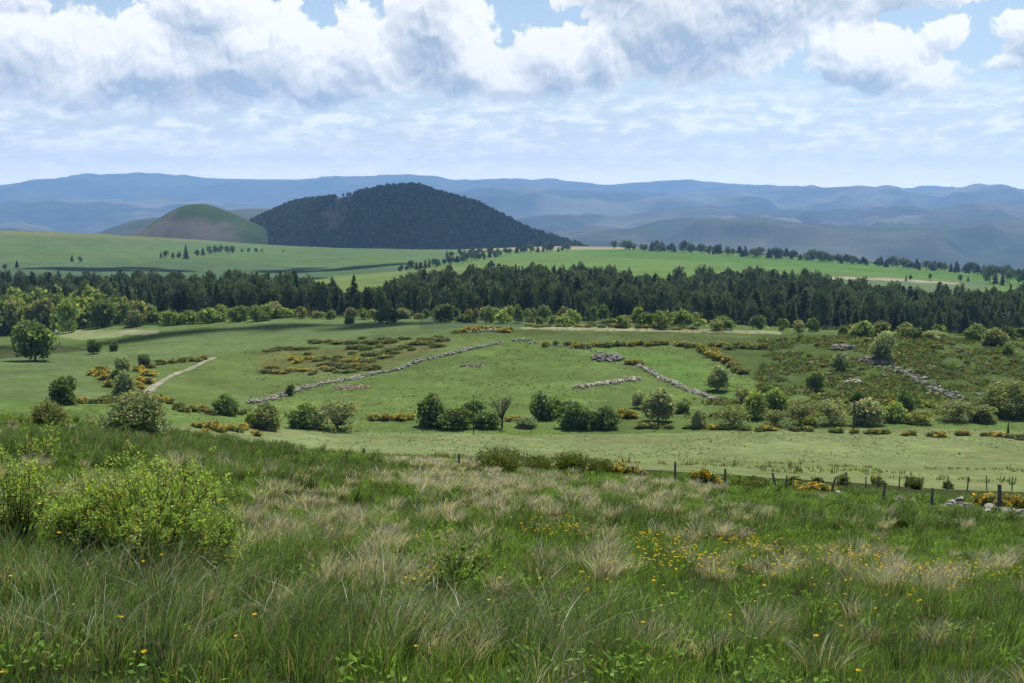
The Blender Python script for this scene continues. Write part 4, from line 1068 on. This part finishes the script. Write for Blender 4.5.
def tussocks(name, label, n_clump, spec, per, h, w, cb, ct, lean, seed, p=1.2, rad=.22, pale=0.0, thr=.0, extra=.03):
    r = np.random.default_rng(seed)
    X, Y, Z, qx, qy = wedge(n_clump * 6, r, p=p)
    d = ell(qx, qy, spec) * (.35 + 1.1 * (fbm(X / 1.4, Y / 1.4, 3, seed) + .5)) + extra
    ok = r.random(len(X)) < d; X, Y, Z = X[ok][:int(n_clump * 1.2)], Y[ok][:int(n_clump * 1.2)], Z[ok][:int(n_clump * 1.2)]
    m_ = len(X); n = m_ * per
    an = r.random(n) * 6.283; rr = np.sqrt(r.random(n)) * rad * np.repeat(.6 + .8 * r.random(m_), per)
    ox, oy = np.cos(an) * rr, np.sin(an) * rr
    PX_, PY_ = np.repeat(X, per) + ox, np.repeat(Y, per) + oy
    P = np.stack([PX_, PY_, height(PX_, PY_) - .03], -1)
    hs = np.repeat(h * (.65 + .6 * r.random(m_)), per) * (.55 + .6 * r.random(n))
    tone = np.repeat(.7 + .6 * r.random((m_, 1)), per, 0) * (.36 + 1.04 * r.random((n, 1)))
    b = np.array(cb) * tone; t = np.array(ct) * tone
    if pale:
        sel = r.random((n, 1)) < pale; t = np.where(sel, np.array([.36, .32, .23]) * tone, t); b = np.where(sel & (r.random((n, 1)) < .6), np.array([.24, .21, .13]) * tone, b)
    ld = np.arctan2(oy + r.normal(size=n) * rad * .5, ox + rad * .45 + r.normal(size=n) * rad * .5)
    W = np.maximum(w * (.7 + .6 * r.random(n)), .7 * PY_ / F)
    v, q, cc = blades(P, hs, W, lean * (.3 + 1.1 * r.random(n)), ld, b, t, r, 3)
    kind(link(name, mesh_from(name, v, [q], cc, mats=[BLADE])), 'stuff', label)
tussocks('dry_tussocks', 'straw-coloured dry grass tussocks in bands across the meadow', 900, DRY, 84, .44, .0074, (.21, .188, .14), (.62, .575, .485), .60, 61, rad=.16)
tussocks('rushes', 'dark green rush clumps at the bottom and left of the meadow', 1450, RUSH, 68, .54, .0095, (.062, .125, .032), (.130, .225, .060), .42, 62, rad=.15, pale=.18, p=1.1)
tussocks('green_tussocks', 'fresh green grass tufts spread over the meadow', 2000, [(512, 560, 700, 140, .55)], 42, .34, .0090, (.100, .205, .034), (.235, .375, .070), .6, 63, rad=.16)
tussocks('glint_rushes', 'bent rush blades at the lower left, glint painted as pale tips', 620, [(150, 620, 110, 50, 1.), (60, 640, 60, 40, .7), (400, 640, 260, 34, .6)], 26, .72, .007, (.13, .16, .07), (.50, .49, .39), .9, 64, rad=.2, extra=0, p=1.0)  # sun glint on the rushes painted as a pale tip colour

# low herbs with broad leaves
r = np.random.default_rng(67)
X, Y, Z, qx, qy = wedge(30000, r, p=1.15)
ok = r.random(len(X)) < smooth(.50, .66, fbm(X / 1.8, Y / 1.8, 3, 27) + .5); X, Y, Z = X[ok][:2600], Y[ok][:2600], Z[ok][:2600]
per = 14; n = len(X) * per; sp_ = np.repeat(.06 + .10 * r.random(len(X)), per)[:, None]
P = np.repeat(np.stack([X, Y, Z], -1), per, 0) + r.normal(size=(n, 3)) * sp_ * np.array([1, 1, .3]) + np.array([0, 0, .14]) + np.array([0, 0, .12]) * r.random((n, 1))
cc = np.array([.17, .285, .06]) * jitter_cols(n, .25, r)
v, q, c_ = leaves(P, np.maximum(.030 * (.6 + .9 * r.random(n)), .8 * P[:, 1] / F), cc, np.tile([0, 0, .6], (n, 1)), .5, r)
kind(link('meadow_herbs', mesh_from('meadow_herbs', v, [q], c_, mats=[PETAL])), 'stuff', 'low broad-leaved herbs between the grass tussocks')

# flowers
def flowers(name, label, n, spec, hgt, size, colr, seed, stalk=(.06, .11, .025), extra=.0, petals=5, p=1.2):
    r = np.random.default_rng(seed)
    X, Y, Z, qx, qy = wedge(n * 60, r, p=p)
    d = ell(qx, qy, spec) * smooth(.35, .6, fbm(X / .9, Y / .9, 3, seed) + .5) + extra
    ok = r.random(len(X)) < d * .5; X, Y = X[ok][:n], Y[ok][:n]; n = len(X)
    Z = height(X, Y); Hh = hgt * (.7 + .5 * r.random(n))
    top = np.stack([X, Y, Z + Hh], -1)
    v1, q1, c1 = blades(np.stack([X, Y, Z], -1), Hh * 1.02, np.maximum(.005, .4 * Y / F), np.zeros(n), np.zeros(n), np.tile(stalk, (n, 1)), np.tile(stalk, (n, 1)), r, 1)
    s = np.maximum(size * (.7 + .6 * r.random(n)), .55 * Y / F)
    Pt = np.repeat(top, petals, 0); sp = np.repeat(s, petals)
    an = np.tile(np.arange(petals) / petals * 6.283, n) + np.repeat(r.random(n) * 6, petals)
    dirs = np.stack([np.cos(an), np.sin(an), .25 + .3 * r.random(n * petals)], -1)
    tl = np.repeat(np.stack([r.normal(size=n) * .4, -.5 + r.normal(size=n) * .4, np.ones(n)], -1), petals, 0)
    Bq = unit(np.cross(tl, dirs)) * sp[:, None] * .42
    Dq = unit(dirs + .0) * sp[:, None]
    v2 = np.stack([Pt, Pt + Dq * .6 + Bq, Pt + Dq, Pt + Dq * .6 - Bq], 1).reshape(-1, 3)
    q2 = np.arange(len(v2)).reshape(-1, 4) + len(v1)
    c2 = np.repeat(np.array(colr) * (.8 + .4 * r.random((n * petals, 1))), 4, 0)
    kind(link(name, mesh_from(name, np.concatenate([v1, v2]), [q1, q2], np.concatenate([c1, c2]), mats=[PETAL])), 'stuff', label)
flowers('yellow_flowers', 'yellow wild flowers dotted among the meadow tussocks', 2500, [(715, 575, 90, 22, .75), (640, 560, 26, 8, .4), (770, 595, 40, 14, .8), (840, 578, 60, 14, .7), (960, 595, 90, 10, .7), (550, 545, 40, 10, .7), (450, 590, 90, 30, .12), (390, 548, 12, 6, .6), (620, 600, 120, 20, .15), (880, 625, 120, 20, .1)], .46, .022, (.80, .51, .030), 71, extra=.006)
flowers('white_flowers', 'small white wild flowers near the fence at the right', 170, [(950, 520, 90, 22, .8), (880, 510, 50, 8, .6), (70, 655, 80, 22, .16)], .34, .014, (.75, .75, .70), 72)
flowers('sorrel', 'red sorrel stalks standing by the leafy shrub', 50, [(290, 585, 24, 24, 1.), (258, 580, 14, 10, .6), (430, 640, 200, 20, .05)], .6, .03, (.22, .055, .03), 73, (.20, .06, .03))

# ------------------------------------------------------------------ leafy shrubs and broom in the meadow
TWIGM = rough_material('shrub_twigs', (.06, .045, .03), (.12, .095, .06), 20.0)
def shrub(label, px, base, wpx, hpx, n_stem, n_leaf, seed, colour=(.275, .375, .090), leaf=.0175):
    r = np.random.default_rng(seed)
    X, Y, Z = on_ground(px, base); u = Y / F; W, H = wpx * u / 2, hpx * u
    o = bpy.data.objects.new('leafy_shrub', None); C.objects.link(o); o.location = (X, Y, Z - .05)
    parts = []; tips = []
    for k in range(n_stem):
        an = r.random() * 6.283; q = r.random() ** .6; b0 = np.array([math.cos(an), math.sin(an), 0]) * W * .45 * q * r.random()
        end = np.array([math.cos(an) * W * q, math.sin(an) * W * q * .8, H * (1.02 - .5 * q ** 2.2) * (.72 + .38 * r.random())])
        s = np.linspace(0, 1, 7)[:, None]
        path = b0 * (1 - s) + end * s + np.sin(s * 3.14) * np.array([0, 0, .12 * H]) * q + r.normal(size=(7, 3)) * .03 * s
        parts.append(tube(path, .012 * (1.1 - s[:, 0]) + .0015, 4)); tips.append(path[2:])
        for j in range(7):
            i = r.integers(2, 7); p0 = path[i]; dd = unit(r.normal(size=3) + np.array([0, 0, .7])) * (.12 + .25 * r.random())
            s2 = np.linspace(0, 1, 4)[:, None]; p2 = p0 + dd * s2
            parts.append(tube(p2, .004 * (1.1 - s2[:, 0]) + .001, 3)); tips += [p2[1:], p2[2:], p2[2:]]
    tv, tq = merge(parts)
    tips = np.concatenate(tips)
    P = tips[r.integers(0, len(tips), n_leaf)] + r.normal(size=(n_leaf, 3)) * .028
    P = P[P[:, 2] > .12 * H]
    cc = np.array(colour) * jitter_cols(len(P), .2, r)
    v, q, c_ = leaves(P, leaf * (.5 + 1.1 * r.random(len(P)) ** 1.5), cc, np.tile([0, 0, .5], (len(P), 1)), .55, r)
    link('foliage', mesh_from('shrub_foliage', v, [q], c_, mats=[LEAF]), parent=o, colour=(1, 1, 1))
    link('stems', mesh_from('shrub_stems', tv, [tq], mats=[TWIGM]), parent=o)
    tag(o, label, 'shrub')
shrub('largest yellow-green leafy shrub in the foreground meadow', 146, 566, 182, 110, 64, 19000, 1)
shrub('yellow-green shrub at the left edge beside the largest one', 18, 546, 104, 92, 34, 6500, 2)
shrub('low leafy shrub spreading right of the largest shrub', 205, 576, 100, 62, 30, 4500, 3)
shrub('small leafy shrub between the two big foreground shrubs', 80, 560, 80, 70, 24, 4000, 4)
shrub('loose leafy sprigs standing behind the largest shrub', 200, 510, 90, 36, 14, 1300, 5)
shrub('thin yellow-green sprigs poking up behind the left shrub', 40, 462, 46, 40, 8, 500, 6, leaf=.035)
shrub('low herb clump with broad light leaves in the middle of the meadow', 452, 585, 90, 46, 16, 1500, 7, (.19, .28, .07), .026)
shrub('thin leafy sprig right of the largest shrub by the dry tussocks', 262, 505, 40, 28, 6, 300, 8)

def broom(label, px, base, wpx, hpx, n, seed, c1, c2, group=None):
    r = np.random.default_rng(seed); X, Y, Z = on_ground(px, base); u = Y / F; W, H = wpx * u / 2, hpx * u
    an = r.random(n) * 6.283; q = np.sqrt(r.random(n))
    P = np.stack([np.cos(an) * q * W * .6, np.sin(an) * q * W * .6, np.full(n, -.05)], -1)
    k = r.random((n, 1)); cc = (np.array(c1) * (1 - k) + np.array(c2) * k) * (.75 + .5 * r.random((n, 1)))
    v, qd, c_ = blades(P, H * (1.1 - .45 * q ** 2) * (.6 + .5 * r.random(n)), np.full(n, .035), .15 + .45 * q * W / H, an + r.normal(size=n) * .5, cc * .8, cc * 1.1, r, 3)
    lf = P[r.integers(0, n, n * 2)] * np.array([1.5, 1.5, 0]) + np.stack([r.normal(size=n * 2) * .12 * W, r.normal(size=n * 2) * .12 * W, H * (.15 + .6 * r.random(n * 2))], -1)
    v2, q2, c2_ = leaves(lf, .06 * (.6 + .8 * r.random(n * 2)), np.tile(np.array(c1), (n * 2, 1)) * jitter_cols(n * 2, .2, r), None, .5, r)
    o = link('broom_bush', mesh_from('broom_bush', np.concatenate([v, v2]), [qd, q2 + len(v)], np.concatenate([c_, c2_]), mats=[LEAF]), (X, Y, Z), colour=(1, 1, 1))
    tag(o, label, 'bush', group)
BG1, BG2 = (.085, .11, .036), (.14, .165, .055)
broom('tallest upright broom bush at the left of the broom row', 500, 472, 52, 29, 620, 1, BG1, BG2)
broom('low dark broom bush next to the tallest one', 537, 472, 32, 20, 400, 2, BG1, BG2)
broom('rounded light green broom bush in the middle of the broom row', 572, 473, 38, 25, 500, 3, (.085, .12, .03), (.13, .15, .04))
broom('ragged broom bush at the right end of the broom row', 600, 474, 30, 19, 360, 4, BG1, (.12, .12, .04))
broom('thin grey-green broom tuft left of the broom row', 418, 464, 22, 10, 160, 5, BG1, BG2)
broom('dark low bush by the second fence behind the gorse mound', 817, 489, 14, 15, 160, 6, (.03, .045, .018), BG1)
broom('low green bush in front of the second fence', 750, 489, 44, 14, 420, 7, (.085, .12, .03), (.13, .15, .04))
broom('rounded dark bush beyond the smaller stone pile', 916, 489, 16, 14, 200, 8, BG1, BG2)

# ------------------------------------------------------------------ clouds overhead that shade parts of the land
CLOUDM = rough_material('cloud', (.86, .87, .9), (.95, .95, .95), .002, rough=1)
def cloud(shade, w, d, seed, alt=1900):
    """a flat based cumulus whose shadow falls on the ground point SHADE"""
    r = np.random.default_rng(seed); parts = []; o = 0
    g = np.array([shade[0], shade[1], float(height(shade[0], shade[1]))]); ctr = g + sunv * ((alt - g[2]) / sunv[2])
    for k in range(12):
        p_ = np.array([r.uniform(-.5, .5) * w, r.uniform(-.5, .5) * d, 0]); rad = min(w, d) * r.uniform(.22, .42)
        v = IV * np.array([rad, rad, rad * .6]) * (1 + .12 * r.normal(size=(len(IV), 1)))
        v[:, 2] = np.where(v[:, 2] < 0, v[:, 2] * .2, v[:, 2]); parts.append((v + p_, IF))
    v, f = merge(parts)
    o = link('clouds', mesh_from('clouds', v, [f], mats=[CLOUDM], smooth_shade=True), tuple(ctr))
    kind(o, 'stuff', 'white cumulus clouds high above the land')

for i_, (px_, Y_, w_, d_, alt_) in enumerate([(528, 3740, 640, 620, 1900), (130, 560, 220, 60, 1500), (110, 1750, 160, 110, 1800), (240, 1480, 200, 90, 1800), (330, 1900, 150, 120, 1800)]):
    cloud(((px_ - 512) / F * Y_, Y_), w_, d_, 800 + i_, alt_)

# ------------------------------------------------------------------ haze
top = 700.0
m, nt, out = new_mat('haze_air')
vol = nt.nodes.new('ShaderNodeVolumePrincipled'); vol.inputs['Color'].default_value = (.31, .56, 1.0, 1); vol.inputs['Density'].default_value = 4.7e-5
vol.inputs['Anisotropy'].default_value = .3
nt.links.new(vol.outputs[0], out.inputs['Volume'])
hx = np.array([[x, y, z] for x in (-56000, 56000) for y in (-400, 29600) for z in (-760, top)], float)
hf = np.array([[0, 1, 3, 2], [4, 6, 7, 5], [0, 4, 5, 1], [2, 3, 7, 6], [0, 2, 6, 4], [1, 5, 7, 3]])
kind(link('haze', mesh_from('haze', hx, [hf], mats=[m])), 'stuff', 'blue haze between the viewer and the far mountains')

# ------------------------------------------------------------------ sky
w = bpy.data.worlds.new('World'); SC.world = w; w.use_nodes = True
nt = w.node_tree; nt.nodes.clear(); S.tree = nt
out = nt.nodes.new('ShaderNodeOutputWorld'); bg = nt.nodes.new('ShaderNodeBackground')
sky = nt.nodes.new('ShaderNodeTexSky'); sky.sky_type = 'NISHITA'; sky.sun_disc = False
sky.sun_elevation = SUN_EL; sky.sun_rotation = SUN_AZ; sky.altitude = 1000; sky.air_density = 1.0; sky.dust_density = .6; sky.ozone_density = 1.5
tc = nt.nodes.new('ShaderNodeTexCoord'); sp = nt.nodes.new('ShaderNodeSeparateXYZ'); nt.links.new(tc.outputs['Generated'], sp.inputs[0])
dx, dy, dzz = S(sp.outputs[0]), S(sp.outputs[1]), S(sp.outputs[2])
U = S.m('ARCTAN2', dx, dy) * F          # bearing and elevation of the sky direction, in 1/1400 radian
Vv = S.m('ARCSINE', dzz) * F
def px_blob(cx, cy, rx, top_py, base_py, wt, slope=0.0):
    """a heap of cloud: centre bearing, row of its widest part, half width, rows of crown and base"""
    return (cx - 512, 192 - cy, rx, cy - top_py, base_py - cy, wt)
BL = [px_blob(*q) for q in [
    (40, 62, 100, 8, 128, .95), (-60, 80, 90, 0, 140, .9), (100, 95, 62, 60, 122, .75),
    (170, 80, 95, 20, 122, 1.15), (255, 70, 105, 2, 118, 1.25), (215, 20, 60, -30, 70, .95), (365, 70, 62, 12, 110, .95), (330, 90, 80, 40, 116, 1.0),
    (440, 40, 54, -45, 105, 1.25), (470, 75, 55, 25, 108, 1.0), (560, 72, 60, 24, 106, .95), (605, 60, 34, 16, 100, .95), (520, 88, 60, 55, 108, .8),
    (690, 30, 110, -60, 92, 1.35), (740, 10, 120, -60, 60, 1.1), (640, -10, 90, -60, 24, .9),
    (862, 72, 62, 34, 104, 1.1), (830, 60, 34, 25, 95, .8), (905, 88, 44, 58, 106, .75), (890, 0, 90, -30, 20, .75), (810, 0, 90, -40, 28, .85),
    (928, 42, 24, 26, 58, .62), (1010, 50, 42, 20, 78, .95), (1080, 40, 60, 0, 90, 1.0), (985, 72, 24, 62, 80, .55),
    (60, 2, 110, -20, 10, .75), (-260, 60, 200, -30, 140, 1.0), (1290, 60, 180, -30, 130, .95)]]
def noise2(vec, scale, detail, rough, distort=0.0):
    r_ = noise_s(vec, scale, detail, rough, distort); r_.s.node.noise_dimensions = '2D'
    return r_
def voro2(vec, scale, detail, rough):
    n = S.tree.nodes.new('ShaderNodeTexVoronoi'); n.feature = 'F1'; n.voronoi_dimensions = '2D'; n.normalize = True
    n.inputs['Scale'].default_value = scale; n.inputs['Detail'].default_value = detail; n.inputs['Roughness'].default_value = rough
    S.tree.links.new(vec.s, n.inputs['Vector'])
    return S(n.outputs['Distance'])
def field(u, v, rough=1.0):
    vec = xyz(u, v)
    wx = noise2(vec, .020, 4, .6) - .5; wy = noise2(xyz(u + 371.0, v - 90.0), .020, 4, .6) - .5
    vec2 = xyz(u + wx * 34, v + wy * 34)
    uu, vv = u + wx * 30, v + wy * 22
    f = None
    for (cx, cy, rx, ru, rd, wt) in BL:
        ex = (uu - cx) / rx
        dv = vv - cy
        ey = smax(dv / ru, dv * (-1.0 / rd))
        b = wt - S.m('SQRT', ex * ex + ey * ey) * wt
        f = b if f is None else S.m('SMOOTH_MAX', f, b, .12)
    f = smax(f, -.8)
    lump = voro2(vec2, .030, 3, .55)
    fine = noise2(vec2, .040, 7, .62)
    return f + (.40 - lump) * (.75 * rough) + (fine - .5) * (.75 * rough)
f0 = field(U, Vv); f1 = field(U + 3.0, Vv + 7.0); f2 = field(U + 12.0, Vv + 22.0, .42)
soft = step_s(132, 78, Vv) * .55 + .13
ta = S.m('DIVIDE', f0 - .02, soft, clamp=True)
alpha = ta * ta * (3.0 - ta * 2.0)
thick = step_s(.05, .95, f2)
relief = S.m('MAXIMUM', S.m('MINIMUM', (f0 - f1) * 1.15, .30), -.26)
lit = S.m('ADD', (.92 - thick * .56), relief, clamp=True)
WHT, GRY = (.86, .85, .83), (.265, .35, .465)
ccol = mixc(lit, GRY, WHT)
# thin layered cloud low over the mountains
s1 = noise2(xyz(U * .26, Vv), .050, 6, .60, .3); s2 = noise2(xyz(U * .50, Vv * 1.5 + 300.0), .075, 7, .62)
lowk = step_s(.40, .58, s1 * .6 + s2 * .4) * step_s(125, 60, Vv)
skyc = nt.nodes.new('ShaderNodeVectorMath'); skyc.operation = 'SCALE'; skyc.inputs['Scale'].default_value = .080
nt.links.new(sky.outputs[0], skyc.inputs[0])
lowc = mixc(step_s(.32, .66, s2), (.70, .77, .83), (1.02, 1.0, .97))
c1 = mixc(lowk * .92, mixc(step_s(120, 40, Vv) * .45 + .12, S(skyc.outputs[0]), (.72, .76, .80)), lowc)
c1 = mixc(step_s(64, -6, Vv) * .8, c1, (1.85, 1.68, 1.22))
c2 = mixc(alpha, c1, ccol)
nt.links.new(c2.s, bg.inputs['Color']); bg.inputs['Strength'].default_value = 1.0
nt.links.new(bg.outputs[0], out.inputs['Surface'])
w.cycles.sampling_method = 'MANUAL'; w.cycles.sample_map_resolution = 512

# ------------------------------------------------------------------ sun, camera, render
sl = bpy.data.lights.new('sun', 'SUN'); sl.energy = 4.8; sl.angle = math.radians(.53); sl.color = (1, .95, .86)
so = bpy.data.objects.new('sun', sl); C.objects.link(so)
so.rotation_euler = Vector(sunv).to_track_quat('Z', 'Y').to_euler(); so.location = (0, 0, 900)
cam = bpy.data.cameras.new('camera'); cam.sensor_width = 36; cam.lens = 36 * F / 1024; cam.clip_start = .1; cam.clip_end = 200000
co = bpy.data.objects.new('camera', cam); C.objects.link(co); co.location = (0, 0, 0); co.rotation_euler = (math.pi / 2 - TH, 0, 0)
SC.camera = co
SC.view_settings.view_transform = 'Standard'; SC.view_settings.look = 'None'; SC.view_settings.exposure = 0.40; SC.view_settings.gamma = 1
SC.cycles.use_denoising = True
SC.cycles.max_bounces = 3; SC.cycles.diffuse_bounces = 2; SC.cycles.glossy_bounces = 1; SC.cycles.transmission_bounces = 2; SC.cycles.volume_bounces = 1; SC.cycles.transparent_max_bounces = 4
SC.cycles.use_adaptive_sampling = True; SC.cycles.adaptive_threshold = .025; SC.cycles.adaptive_min_samples = 20
